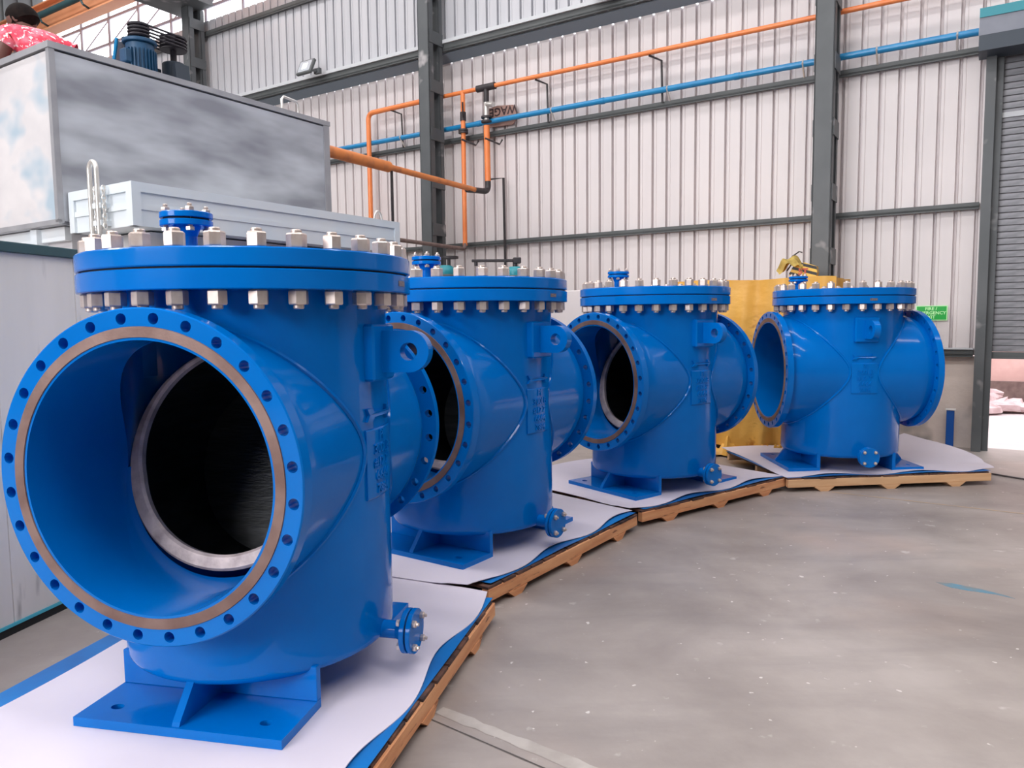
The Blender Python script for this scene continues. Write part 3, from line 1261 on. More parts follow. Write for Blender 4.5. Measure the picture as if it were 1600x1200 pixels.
def grid_sheet(u0, u1, v0, v1, fz, fe, nu=60, nv=24, th=0.003):
    mb = MB()
    vs = []
    for top in (1, 0):
        for i in range(nu + 1):
            for j_ in range(nv + 1):
                a, b_ = i / nu, j_ / nv
                u = u0 + (u1 - u0) * a
                v = v0 + (v1 - v0) * b_
                u, v = fe(u, v, a, b_)
                z = fz(u, v, a, b_) + (th if top else 0)
                vs.append((v, u, z))
    N = (nu + 1) * (nv + 1)
    fs = []
    W = nv + 1
    for i in range(nu):
        for j_ in range(nv):
            q = (i * W + j_, (i + 1) * W + j_, (i + 1) * W + j_ + 1, i * W + j_ + 1)
            fs.append(q)
            fs.append(tuple(N + k_ for k_ in reversed(q)))
    rim = [(i, 0) for i in range(nu)] + [(nu, j_) for j_ in range(nv)] + [(i, nv) for i in range(nu, 0, -1)] + [(0, j_) for j_ in range(nv, 0, -1)]
    idx = [i * W + j_ for i, j_ in rim]
    for k_ in range(len(idx)):
        a, b_ = idx[k_], idx[(k_ + 1) % len(idx)]
        fs.append((a, b_, N + b_, N + a))
    mb.add(vs, fs, True)
    return mb


for i, (px, py, ang, u0, u1, v0, v1) in enumerate(PAL):
    rz = -radians(ang)
    r = empty('wooden_pallet', (px, py, 0), rz)
    tag(r, PLAB[i], 'pallet', 'wooden pallets in the row')
    wm = M['wood_pale'] if i == 3 else M['wood']
    # side beams with long axis local y
    for vv in (v1 - 0.04, (v0 + v1) / 2, v0):
        b = MB()
        b.box(-0.0, 0.04, u0, u1, 0, 0.062, None, 0.003)
        o = b.obj('side_beam', wm, r)
        o.location = (vv, 0, 0.036)
    # bearers whose trapezoid ends show as feet
    mid = (u0 + u1) / 2
    for uu in (mid - 0.555, mid, mid + 0.555):
        b = MB()
        fr2 = Matrix(((0, 0, 1, 0), (1, 0, 0, 0), (0, 1, 0, 0), (0, 0, 0, 1)))
        b.prism([(-0.085, 0.036), (-0.035, 0.0), (0.03, 0.0), (0.08, 0.036)], v0, v1 + 0.002, fr2)
        o = b.obj('bearer', wm, r)
        o.location = (0, uu, 0)
    # deck boards across, rough ends
    nb = 13
    for k_ in range(nb):
        a = u0 + (u1 - u0) * k_ / nb
        wdt = (u1 - u0) / nb - random.uniform(0.004, 0.02)
        b = MB()
        b.box(v0, v1 - random.uniform(-0.004, 0.012), a, a + wdt, 0.0985, 0.1105 + random.uniform(-.001, .0))
        b.obj('deck_board', M['wood_dark'], r)

    # blue sheet
    def fzb(u, v, a, b_, i=i):
        e = max(0, (b_ - 0.86) / 0.14)
        return 0.1110 + 0.010 * e * (0.5 + 0.5 * sin(u * 8.5 + i * 1.3))

    def feb(u, v, a, b_, i=i, v1=v1, v0=v0):
        if b_ > 0.8:
            v += 0.004 * sin(u * 8.5 + i * 1.3) * (b_ - 0.8) / 0.2
        return u, v
    bl = grid_sheet(u0 + (0.03 if i in (1, 2) else 0.0), u1 - 0.0, v0 - (0.10 if i == 0 else 0.03), v1 - 0.012, fzb, feb, th=0.0015)
    o = bl.obj('blue_plastic_sheet', M['bluesheet'])
    o.location = (px, py, 0)
    o.rotation_euler = (0, 0, rz)
    tag(o, ['blue plastic sheet under the white foam of the nearest pallet', 'blue plastic sheet edge on the second pallet',
            'blue plastic sheet edge on the third pallet', 'dark blue plastic sheet edge on the farthest pallet'][i], 'plastic sheet', 'blue sheets on the pallets')

    # white foam sheet
    def fzw(u, v, a, b_, i=i):
        e = max(0, (b_ - 0.80) / 0.2)
        z = 0.1126
        z += 0.016 * e * (0.5 + 0.5 * sin(u * 8.5 + i * 1.3 + 0.4))
        el = max(0, (0.16 - b_) / 0.16)
        z += el * (0.012 + 0.012 * sin(u * 5 + i))
        if i == 3:
            k1 = max(0, a - 0.70) / 0.30
            k2 = max(0, 0.75 - b_) / 0.75
            z += 0.085 * k1 * k1 * k2 ** 0.6
            z += 0.03 * max(0, 0.2 - a) / 0.2 * max(0, 0.4 - b_)
        if i in (1, 2):
            k1 = max(0, 0.10 - a) / 0.10
            z += 0.004 + (0.004 if b_ > 0.9 else 0.010 * (0.9 - b_)) * k1
            k2 = max(0, 0.25 - b_) / 0.25
            z += 0.03 * k2 * k2
        return z

    def few(u, v, a, b_, i=i):
        w_ = 0.5 + 0.5 * sin(u * 8.5 + i * 1.3)
        if b_ > 0.7:
            v -= (0.012 + 0.042 * w_) * (b_ - 0.7) / 0.3
        if i == 0 and b_ < 0.3:
            v += 0.015 * sin(u * 4) * (0.3 - b_) / 0.3
        if a < 0.2:
            u += 0.02 * sin(v * 5 + i) * (0.2 - a) / 0.2
        if i in (0, 1) and a > 0.8:
            u += (0.04 + (0.44 if i == 0 else 0.28) * (1 - b_)) * (a - 0.8) / 0.2
        if i in (1, 2) and a < 0.15:
            u -= ((0.09 if i == 1 else 0.03) + (0.32 if i == 1 else 0.08) * (1 - b_)) * (0.15 - a) / 0.15
        if i == 3:
            if a > 0.7:
                u -= 0.20 * (abs(b_ - 0.45) / 0.55) ** 2 * (a - 0.7) / 0.3
        return u, v
    ua, ub, va = u0 + 0.0, u1 - 0.01, v0 + 0.02
    if i == 0:
        ua, ub, va = u0 + 0.06, u1 - 0.0, v0 + 0.015
    if i == 1:
        ua, ub, va = u0 + 0.02, u1 - 0.02, v0 - 0.05
    if i == 2:
        ua, ub, va = u0 - 0.02, u1 - 0.02, v0 - 0.10
    if i == 3:
        ua, ub, va = u0 + 0.01, u1 + 0.27, v0 - 0.12
    wh = grid_sheet(ua, ub, va, v1 - 0.010, fzw, few, th=0.003)
    o = wh.obj('white_foam_sheet', M['foam'])
    o.location = (px, py, 0)
    o.rotation_euler = (0, 0, rz)
    tag(o, ['white foam sheet spread under the nearest blue strainer', 'white foam sheet under the second blue strainer',
            'white foam sheet under the third blue strainer', 'white foam sheet with curled rear edge under the farthest strainer'][i], 'foam sheet', 'white foam sheets on the pallets')

# ------------------------------------------------------------------ panelled enclosure at left edge
A = Vector((-2.2447, 3.1650, 0))
CD = Vector((0.208, 0.978, 0)).normalized()
ang = math.atan2(CD.y, CD.x)
r = empty('panelled_enclosure', A, ang)  # local x along the face, local y to the left (away from camera)
tag(r, 'low enclosure of dusty grey panels with dark teal top rail at the left edge', 'enclosure')
x = -1.3
while x < 1.5:
    b = MB()
    b.box(x + 0.002, x + 0.458, 0.0, 0.02, 0.05, 1.69, None, 0.002)
    b.obj('side_panel', M['panel'], r)
    x += 0.46
b = MB()
b.box(-1.32, 1.52, -0.02, 0.06, 1.69, 1.735, None, 0.003)
b.obj('top_rail', M['teal'], r)
b = MB()
b.box(-1.32, 1.52, -0.004, 0.05, 0.036, 0.05)
b.obj('blue_line_rail', M['cyan'], r)
b = MB()
b.box(-1.32, 1.52, 0.0, 0.05, 0.0, 0.036)
b.obj('bottom_rail', M['dark'], r)
b = MB()
b.box(-1.32, -1.28, 0.02, 0.9, 0, 1.69)
b.box(1.48, 1.52, 0.02, 0.9, 0, 1.69)
b.box(-1.32, 1.52, 0.88, 0.9, 0, 1.69)
b.obj('inner_wall', M['panel'], r)
b = MB()
b.prism([(-0.035, 1.33), (0.02, 1.345), (0.05, 1.36), (0.06, 1.352), (0.02, 1.33), (-0.03, 1.315)], 0.0, 0.001, Matrix(((1, 0, 0, 0), (0, 0, -1, 0), (0, 1, 0, 0), (0, 0, 0, 1))))
tag(b.obj('red_smear', mat('red_paint_smear', (168, 84, 74), 0.7), r), 'red paint smear')


# ------------------------------------------------------------------ machine boxes
def wroot(name, t, D, z, label, cat, group=None):
    r = empty(name, WP(t, D, z))
    r['_inv'] = 0
    del r['_inv']
    tag(r, label, cat, group)
    return r


def wpart(r, name, m, *boxes, cham=0.0):
    mb = MB()
    for b in boxes:
        wbox(mb, *b, cham=cham)
    inv = Matrix.Translation(-r.location)
    mb.v = [tuple(inv @ Vector(p)) for p in mb.v]
    return mb.obj(name, M[m] if isinstance(m, str) else m, r)


def wtube(r, name, m, pts, rad, seg=10):
    mb = MB()
    inv = Matrix.Translation(-r.location)
    mb.tube([inv @ WP(*p) for p in pts], rad, seg)
    return mb.obj(name, M[m], r)


TB, TS = 4.87, 4.18
DB0, DB1 = 2.45, 4.72
r = wroot('machine_base', 6.2, 3.6, 0, 'pale sheet metal base housing under the two grey tanks', 'machine')
wpart(r, 'housing', 'machine_pale', (TB + 0.06, 8.2, DB0 + 0.1, DB1 - 0.05, 0, 1.985))
wpart(r, 'side_housing', 'machine_pale', (TS + 0.14, TB + 0.06, 2.7, 4.7, 0, 1.925))
wpart(r, 'post', 'smallbox', (5.22, 5.30, DB0 + 0.03, DB0 + 0.1, 0, 1.985))
wpart(r, 'top_frame', 'smallbox', (TB + 0.06, 8.2, DB0 + 0.06, DB0 + 0.1, 1.90, 1.985))
r = wroot('large_metal_tank', 6.4, 3.6, 2.0, 'large smeared grey sheet metal tank with the man and motor on top', 'tank')
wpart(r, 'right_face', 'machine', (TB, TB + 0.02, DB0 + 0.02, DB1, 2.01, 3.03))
wpart(r, 'front_face', 'machine_pale', (TB + 0.02, 8.2, DB0, DB0 + 0.02, 2.01, 3.03))
wpart(r, 'inner_box', 'machine', (TB + 0.02, 8.2, DB0 + 0.02, DB1 - 0.02, 1.99, 3.03))
wpart(r, 'lid', 'trimgrey', (TB - 0.012, 8.22, DB0 - 0.012, DB1 + 0.012, 3.042, 3.08))
wpart(r, 'corner_strip', 'trimgrey', (TB - 0.006, TB + 0.03, DB0 - 0.006, DB0 + 0.03, 2.0, 3.041))
wpart(r, 'corner_strip', 'trimgrey', (TB - 0.008, TB + 0.03, DB1 - 0.06, DB1 + 0.004, 2.0, 3.041))
wpart(r, 'bottom_strip', 'trimgrey', (TB - 0.006, 8.2, DB0 - 0.006, DB0 + 0.015, 1.99, 2.02))
hp = [(TB + 0.03, 4.25, 3.08), (TB + 0.03, 4.25, 3.165), (TB + 0.03, 4.27, 3.19), (TB + 0.03, 4.40, 3.18), (TB + 0.03, 4.42, 3.155), (TB + 0.03, 4.42, 3.08)]
wtube(r, 'lifting_handle', 'silver', hp, 0.011)

r = wroot('small_metal_tank', 4.6, 3.6, 1.93, 'smaller pale blue grey box with lifting hooks, in front of the large tank', 'tank')
wpart(r, 'body', 'smallbox', (TS, TB - 0.014, 2.52, 4.80, 1.935, 2.17))
wpart(r, 'top_frame', 'smallbox', (TS - 0.01, TB - 0.014, 2.505, 4.81, 2.13, 2.185))
wpart(r, 'corner_post', 'smallbox', (TS - 0.01, TS + 0.05, 2.505, 2.56, 1.935, 2.13))
wpart(r, 'corner_post', 'smallbox', (TB - 0.07, TB - 0.014, 2.505, 2.56, 1.935, 2.13))
wpart(r, 'corner_post', 'smallbox', (TS - 0.01, TS + 0.05, 4.75, 4.81, 1.935, 2.13))
wpart(r, 'middle_rail', 'smallbox', (TS - 0.006, TB - 0.014, 2.51, 4.805, 2.03, 2.06))
tt = TS + 0.30
hp = []
for q in range(13):
    a = pi * q / 12
    hp.append((tt + 0.038 * cos(a), 2.46, 2.27 + 0.05 * sin(a)))
hp = [(tt + 0.038, 2.46, 1.9)] + hp + [(tt - 0.038, 2.46, 1.9)]
wtube(r, 'hook_bar', 'silver', hp, 0.014, 12)
for zz in (2.05, 1.95):
    wpart(r, 'hook_clamp', 'smallbox', (tt + 0.06, tt - 0.06, 2.46, 2.52, zz, zz + 0.03))
for dt in (0.012, -0.075):
    mb = MB()
    inv = Matrix.Translation(-r.location)
    for q in range(9):
        c = inv @ WP(tt + dt, 2.475, 2.16 - q * 0.027)
        dirv = WD if q % 2 else WN
        pts = [c + dirv * (0.010 * cos(2 * pi * k_ / 10)) + Vector((0, 0, 0.019 * sin(2 * pi * k_ / 10))) for k_ in range(10)]
        mb.tube(pts, 0.004, 5, closed=True)
    mb.obj('chain', M['silver'], r)
hp = [(TS + 0.03, 4.55 + 0.045 * (1 - cos(pi * q / 8)), 2.18 + 0.075 * sin(pi * q / 8)) for q in range(9)]
wtube(r, 'lifting_handle', 'silver', hp, 0.009)

# ------------------------------------------------------------------ motor with belt drive
MT = (5.50, 3.43, 3.082)
r = wroot('belt_drive_motor', MT[0], MT[1], MT[2], 'dark blue upright electric motor with belts and pulleys on the large tank', 'motor')
z0 = 0.0
# local axes: X right along wall (-WD), Y away (WN)
XR, YA = -WD, WN


def lp(x, y, z):
    v = XR * x + YA * y
    return Vector((v.x, v.y, z))


LM = Matrix(((XR.x, YA.x, 0, 0), (XR.y, YA.y, 0, 0), (0, 0, 1, 0), (0, 0, 0, 1)))
m_ = MB()
m_.cyl(0.125, 0.05, 0.46, LM, 28, 0.01)
for q in range(28):
    a = 2 * pi * q / 28
    m_.box(0.12, 0.145, -0.004, 0.004, 0.12, 0.40, LM @ Matrix.Rotation(a, 4, 'Z'))
m_.obj('motor_body', M['motor'], r)
m_ = MB()
m_.cyl(0.15, 0.46, 0.49, LM, 28, 0.005)
m_.obj('end_shield', M['motor'], r)
m_ = MB()
m_.cyl(0.15, 0.02, 0.05, LM, 28, 0.005)
m_.obj('end_shield', M['motor'], r)
m_ = MB()
m_.box(-0.03, 0.07, -0.19, -0.12, 0.26, 0.38, LM, 0.01)
m_.obj('terminal_box', M['motor'], r)
m_ = MB()
m_.box(-0.46, -0.30, -0.05, 0.05, 0.0, 0.46, LM @ Matrix.Rotation(0.22, 4, 'Y'), 0.01)
m_.box(-0.20, -0.16, -0.06, 0.06, 0.0, 0.55, LM, 0.004)
m_.box(-0.30, -0.16, -0.2, 0.2, 0.0, 0.03, LM)
m_.obj('side_bracket', M['motordark'], r)
m_ = MB()
m_.tube([lp(-0.36, -0.12, 0.0), lp(-0.17, -0.12, 0.52)], 0.016, 8)
tag(m_.obj('brace', M['pipeblue'], r), 'light blue slanted brace')
m_ = MB()
for q in range(4):
    m_.lathe([(0.02, 0.52 + q * 0.03), (0.095, 0.52 + q * 0.03), (0.085, 0.532 + q * 0.03), (0.095, 0.545 + q * 0.03), (0.02, 0.545 + q * 0.03)], LM, 28)
m_.cyl(0.025, 0.48, 0.66, LM, 14)
m_.obj('motor_pulley', M['rubber'], r)
PX, PY = -0.05, 0.38
m_ = MB()
TR = LM @ Matrix.Translation((PX, PY, 0))
for q in range(4):
    m_.lathe([(0.02, 0.52 + q * 0.03), (0.125, 0.52 + q * 0.03), (0.115, 0.532 + q * 0.03), (0.125, 0.545 + q * 0.03), (0.02, 0.545 + q * 0.03)], TR, 28)
m_.cyl(0.03, 0.0, 0.66, TR, 14)
m_.obj('driven_pulley', M['rubber'], r)
for q in range(4):
    zz = 0.532 + q * 0.03
    pts = []
    dl = sqrt(PX * PX + PY * PY)
    b0 = math.atan2(PY, PX)
    for k_ in range(9):
        a = b0 + pi / 2 + pi * k_ / 8
        pts.append(lp(0.094 * cos(a), 0.094 * sin(a), zz))
    for k_ in range(9):
        a = b0 - pi / 2 + pi * k_ / 8
        pts.append(lp(PX + 0.124 * cos(a), PY + 0.124 * sin(a), zz))
    m_ = MB()
    m_.tube(pts, 0.009, 6, closed=True)
    m_.obj('drive_belt', M['rubber'], r)
m_ = MB()
m_.cyl(0.11, 0.16, 0.40, TR, 20, 0.01)
m_.box(-0.13, 0.13, -0.02, 0.02, 0.0, 0.3, TR)
m_.box(0.15, 0.21, -0.1, 0.05, 0.0, 0.34, TR @ Matrix.Rotation(-0.12, 4, 'Y'))
m_.box(-0.06, -0.02, -0.14, -0.1, 0.0, 0.34, TR @ Matrix.Rotation(-0.12, 4, 'Y'))
m_.obj('bearing_stand', M['motordark'], r)
m_ = MB()
m_.box(-0.40, 0.2, -0.22, 0.62, -0.002, 0.02, LM)
m_.obj('base_frame', M['motordark'], r)
r.scale = (0.80, 0.80, 0.84)


# ------------------------------------------------------------------ man in pink shirt
def skin_mesh(name, verts, edges, radii, m, sub=2, root=0):
    me = bpy.data.meshes.new(name)
    me.from_pydata([tuple(v) for v in verts], edges, [])
    o = bpy.data.objects.new(name, me)
    COL.objects.link(o)
    md = o.modifiers.new('skin', 'SKIN')
    md.use_smooth_shade = True
    for i, sv in enumerate(me.skin_vertices[0].data):
        rr = radii[i]
        sv.radius = (rr, rr) if not isinstance(rr, tuple) else rr
        sv.use_root = (i == root)
    sd = o.modifiers.new('sub', 'SUBSURF')
    sd.levels = sub
    sd.render_levels = sub
    dg = bpy.context.evaluated_depsgraph_get()
    me2 = bpy.data.meshes.new_from_object(o.evaluated_get(dg))
    bpy.data.objects.remove(o)
    me2.name = name
    me2.materials.clear()
    me2.materials.append(m)
    for p in me2.polygons:
        p.use_smooth = True
    return me2


P0 = Vector((-3.645, 6.02, 3.082))
man = empty('person', P0)
man.scale = (1.15, 1.15, 1.03)
tag(man, 'man in a pink and red patterned shirt crouching on the large grey tank, head bowed', 'person')
# local axes: X to image right, Y away from camera, Z up. he faces image left, slightly away
man.rotation_euler = (0, 0, radians(-35))
V = [(0.06, 0.03, 0.15), (0.065, 0.03, 0.26), (0.03, 0.02, 0.38), (-0.03, 0.0, 0.47), (-0.095, -0.01, 0.545), (-0.125, -0.015, 0.58),  # pelvis..neck
     (-0.15, -0.02, 0.62), (-0.17, -0.02, 0.66),  # head
     (-0.02, -0.165, 0.46), (-0.08, -0.215, 0.27), (-0.15, -0.18, 0.12), (-0.20, -0.16, 0.07), (-0.24, -0.14, 0.05),  # near arm + hand
     (-0.02, 0.165, 0.46), (-0.08, 0.21, 0.27), (-0.15, 0.18, 0.12), (-0.20, 0.16, 0.07), (-0.24, 0.14, 0.05),
     (0.02, -0.10, 0.16), (-0.24, -0.13, 0.31), (-0.12, -0.13, 0.05), (-0.28, -0.13, 0.035),
     (0.02, 0.14, 0.16), (-0.24, 0.17, 0.31), (-0.12, 0.17, 0.05), (-0.28, 0.17, 0.035)]
E_ = [(0, 1), (1, 2), (2, 3), (3, 4), (4, 5), (5, 6), (6, 7), (3, 8), (8, 9), (9, 10), (10, 11), (11, 12), (3, 13), (13, 14), (14, 15), (15, 16), (16, 17),
      (0, 18), (18, 19), (19, 20), (20, 21), (0, 22), (22, 23), (23, 24), (24, 25)]
RR = [0.11, 0.10, 0.105, 0.10, 0.055, 0.05, 0.075, 0.07, 0.055, 0.045, 0.036, 0.028, 0.03, 0.055, 0.045, 0.036, 0.028, 0.03, 0.085, 0.06, 0.04, 0.03, 0.085, 0.06, 0.04, 0.03]
inst('body', skin_mesh('body', V, E_, RR, M['skin']), man)
# shirt: torso and short sleeves, a little larger
VS = [V[0], V[1], V[2], (-0.025, 0.0, 0.475), (-0.075, -0.01, 0.53), V[8], (-0.045, -0.19, 0.37), V[13], (-0.045, 0.19, 0.37)]
VS = [(x, y, z + (0.03 if i == 0 else 0)) for i, (x, y, z) in enumerate(VS)]
inst('shirt', skin_mesh('shirt', VS, [(0, 1), (1, 2), (2, 3), (3, 4), (3, 5), (5, 6), (3, 7), (7, 8)], [0.15, 0.152, 0.157, 0.146, 0.075, 0.085, 0.07, 0.085, 0.07], M['shirt']), man)
inst('trousers', skin_mesh('trousers', [V[0], V[18], V[19], V[20], V[22], V[23], V[24]], [(0, 1), (1, 2), (2, 3), (0, 4), (4, 5), (5, 6)], [0.115, 0.09, 0.075, 0.055, 0.09, 0.075, 0.055], M['trousers']), man)
# hands: fingers
for hc in (V[12], V[17]):
    hv, he, hr = [hc], [], [0.026]
    for k_ in range(5):
        a = -0.5 + 0.25 * k_
        b0 = len(hv)
        hv += [(hc[0] - 0.05, hc[1] + 0.02 * (k_ - 2), hc[2] - 0.02), (hc[0] - 0.08, hc[1] + 0.022 * (k_ - 2), hc[2] - 0.05)]
        he += [(0, b0), (b0, b0 + 1)]
        hr += [0.010, 0.008]
    inst('hand', skin_mesh('hand', hv, he, hr, M['skin'], 1), man)


def blob(name, c, rad, m, parent, rot=None, seg=20, cut=None):
    mb = MB()
    R3 = rot if rot is not None else Matrix.Identity(3)
    vs, fs = [], []
    nl = 12
    for i in range(nl + 1):
        th = pi * i / nl
        for j_ in range(seg):
            a = 2 * pi * j_ / seg
            v = Vector((rad[0] * sin(th) * cos(a), rad[1] * sin(th) * sin(a), rad[2] * cos(th)))
            if cut:
                v = cut(v)
            vs.append(Vector(c) + R3 @ v)
    for i in range(nl):
        for j_ in range(seg):
            k_ = (j_ + 1) % seg
            fs.append((i * seg + j_, i * seg + k_, (i + 1) * seg + k_, (i + 1) * seg + j_))
    mb.add(vs, fs, True)
    return mb.obj(name, m, parent)


hrot = Matrix.Rotation(0.5, 3, 'Z') @ Matrix.Rotation(-0.45, 3, 'Y')
HC = Vector((-0.165, -0.02, 0.645))


def facecut(v):
    # jaw narrower, face flatter in front (-x)
    if v.z < 0:
        v.y *= 1 - 0.35 * (-v.z / 0.12)
        v.x = v.x * (1 - 0.1 * (-v.z / 0.12)) - 0.01 * (-v.z / 0.12)
    return v


head = blob('head', HC, (0.098, 0.076, 0.118), M['skin'], man, hrot, cut=facecut)


def haircut(v):
    if v.x < -0.03 and v.z < 0.055:
        v = v * 0.86
    if v.z < -0.045:
        v = v * 0.8
    return v


blob('hair', HC + Vector((0.010, 0, 0.012)), (0.108, 0.088, 0.124), M['hair'], man, hrot, cut=haircut)
blob('nose', HC + hrot @ Vector((-0.102, 0, -0.015)), (0.02, 0.013, 0.022), M['skin'], man, hrot)
blob('ear', HC + hrot @ Vector((0.005, -0.078, -0.01)), (0.018, 0.008, 0.030), M['skin'], man, hrot)
blob('ear', HC + hrot @ Vector((0.005, 0.078, -0.01)), (0.018, 0.008, 0.030), M['skin'], man, hrot)
blob('eye', HC + hrot @ Vector((-0.088, -0.03, 0.012)), (0.008, 0.012, 0.008), M['white'], man, hrot)
blob('eye', HC + hrot @ Vector((-0.088, 0.03, 0.012)), (0.008, 0.012, 0.008), M['white'], man, hrot)
blob('mouth', HC + hrot @ Vector((-0.095, 0, -0.062)), (0.01, 0.022, 0.007), mat('lip_skin', (120, 66, 62), 0.5), man, hrot)


# ------------------------------------------------------------------ pipes
def elbow(p0, p1, p2, r=0.09, n=6):
    p0, p1, p2 = Vector(p0), Vector(p1), Vector(p2)
    a = p1 + (p0 - p1).normalized() * r
    b = p1 + (p2 - p1).normalized() * r
    out = []
    for i in range(n + 1):
        t = i / n
        out.append((1 - t) ** 2 * a + 2 * t * (1 - t) * p1 + t * t * b)
    return out


def wp_path(pts, r=0.09):
    P = [WP(*p) for p in pts]
    out = [P[0]]
    for i in range(1, len(P) - 1):
        out += elbow(P[i - 1], P[i], P[i + 1], r)
    out.append(P[-1])
    return out


def ptube(r, name, m, P, rad, seg=12):
    mb = MB()
    mb.tube([p - r.location for p in P], rad, seg)
    return mb.obj(name, M[m], r)


ZO = 4.572
r = empty('orange_pipe_run', WP(4, 8.8, ZO))
tag(r, 'long orange gas pipe with drops and valves, running high along the back wall', 'pipe')
ptube(r, 'header_pipe', 'orange', [WP(5.90, 8.8, ZO + 0.001), WP(-4.0, 8.8, ZO - 0.01)], 0.029)
ptube(r, 'header_pipe', 'orange', [WP(6.9, 8.8, ZO), WP(5.9, 8.8, ZO)], 0.029)
ptube(r, 'left_branch', 'orange', wp_path([(6.9, 8.8, ZO), (8.21, 8.8, ZO - 0.015), (8.21, 8.8, 2.0)], 0.11), 0.037)
ptube(r, 'tee_fitting', 'black', [WP(6.16, 8.8, ZO), WP(5.86, 8.8, ZO)], 0.048)
ptube(r, 'tee_fitting', 'black', [WP(6.01, 8.8, ZO), WP(6.01, 8.8, 4.37)], 0.038)
ptube(r, 'drop_pipe', 'orange', [WP(6.41, 8.8, ZO), WP(6.41, 8.8, 2.44)], 0.033)
ptube(r, 'drop_pipe', 'orange', [WP(6.01, 8.8, 4.06), WP(6.0, 8.8, 3.30)], 0.042)
ptube(r, 'valve_body', 'silver', [WP(6.01, 8.8, 4.37), WP(6.01, 8.8, 4.30), WP(6.01, 8.8, 4.10)], 0.038)
ptube(r, 'valve_body', 'silver', [WP(5.97, 8.76, 4.33), WP(5.84, 8.72, 4.30)], 0.035)
ptube(r, 'valve_body', 'black', [WP(6.41, 8.8, 4.30), WP(6.41, 8.8, 4.18)], 0.042)
ptube(r, 'valve_handle', 'black', [WP(6.38, 8.76, 4.22), WP(6.34, 8.70, 4.3), WP(6.33, 8.68, 4.40)], 0.012, 6)
for (t, z, rr) in ((6.01, 4.17, 0.075), (6.01, 4.11, 0.075), (6.41, 4.05, 0.07), (6.41, 4.02, 0.07)):
    mb = MB()
    p = WP(t, 8.8, z) - r.location
    mb.cyl(rr, -0.012, 0.012, Matrix.Translation(p), 16)
    mb.obj('pipe_flange', M['black'], r)
for t, z in ((6.41, 3.92), (6.01, 3.88)):
    ptube(r, 'pipe_clamp', 'black', [WP(t, 8.76, z), WP(t - 0.18, 8.85, z - 0.09), WP(t - 0.19, 8.9, z - 0.02)], 0.014, 6)
for t in (7.75, 5.22, 3.62):
    ptube(r, 'pipe_bracket', 'black', [WP(t, 8.79, ZO - 0.035), WP(t - 0.12, 8.90, ZO - 0.09), WP(t - 0.13, 8.91, 3.99)], 0.014, 6)
ptube(r, 'elbow_end', 'black', wp_path([(6.0, 8.8, 3.34), (6.0, 8.8, 3.16), (6.0, 8.3, 3.12)], 0.09), 0.04)
ptube(r, 'stand_bracket', 'black', [WP(6.05, 8.82, 3.33), WP(5.78, 8.86, 3.33), WP(5.78, 8.9, 1.0)], 0.018, 6)
ptube(r, 'outlet_pipe', 'orange_worn', [WP(5.985, 8.45, 3.135), WP(5.955, 6.7, 3.15)], 0.036)
ptube(r, 'thick_outlet_pipe', 'orange_worn', [WP(5.955, 6.7, 3.15), WP(5.93, 4.82, 3.165)], 0.062, 16)
ptube(r, 'stand_bracket', 'black', [WP(5.955, 6.75, 3.11), WP(5.955, 6.75, 0.0)], 0.018, 6)
ptube(r, 'lower_pipe', 'rust', wp_path([(6.41, 8.8, 2.50), (6.40, 8.78, 2.39), (6.39, 4.84, 2.42)], 0.06), 0.027)

r = empty('blue_pipe_run', WP(4, 8.85, 4.12))
tag(r, 'long light blue water pipe below the orange pipe on the back wall', 'pipe')
ptube(r, 'pipe_length', 'pipeblue', [WP(11.9, 8.85, 4.12), WP(6.95, 8.85, 4.12)], 0.036)
ptube(r, 'pipe_length', 'pipeblue', [WP(6.95, 8.85, 4.12), WP(1.70, 8.85, 4.12)], 0.036)
ptube(r, 'pipe_length', 'pipeblue', [WP(1.70, 8.85, 4.12), WP(0.22, 8.85, 4.12)], 0.036)
for t in (5.0, 3.4, 1.85, 1.12, 0.40, 7.6, 9.6):
    ptube(r, 'pipe_hanger', 'silver', [WP(t, 8.84, 4.155), WP(t, 8.81, 4.12), WP(t, 8.85, 4.08), WP(t, 8.93, 4.0)], 0.011, 6)
for t in (4.3, 2.6, 6.2):
    ptube(r, 'pipe_joint', 'pipeblue', [WP(t, 8.85, 4.12), WP(t - 0.06, 8.85, 4.12)], 0.041)

# cardboard with dark lettering
r = empty('cardboard_sign', WP(5.86, 8.93, 4.2))
tag(r, 'torn brown cardboard with dark inverted capitals behind the pipe valves', 'cardboard')
mb = MB()
fr = frame((0, 0, 0), -WN, -WD)  # x right, z toward viewer
FRS = Matrix(((-WD.x, 0, -WN.x, 0), (-WD.y, 0, -WN.y, 0), (0, 1, 0, 0), (0, 0, 0, 1)))
mb.prism([(-0.21, -0.14), (0.20, -0.15), (0.25, -0.10), (0.255, 0.0), (0.21, 0.11), (0.08, 0.125), (-0.05, 0.14), (-0.24, 0.115)], -0.004, 0.004, FRS)
mb.obj('card', M['cardboard'], r)
tm = text_mb('WAGES', 0.155, 0.001, offset=0.003)
mb = MB()
mb.add([FRS @ Vector((-x + 0.01, -y + 0.06, z + 0.006)) for x, y, z in tm.v], tm.f)
mb.obj('lettering', M['ink'], r)

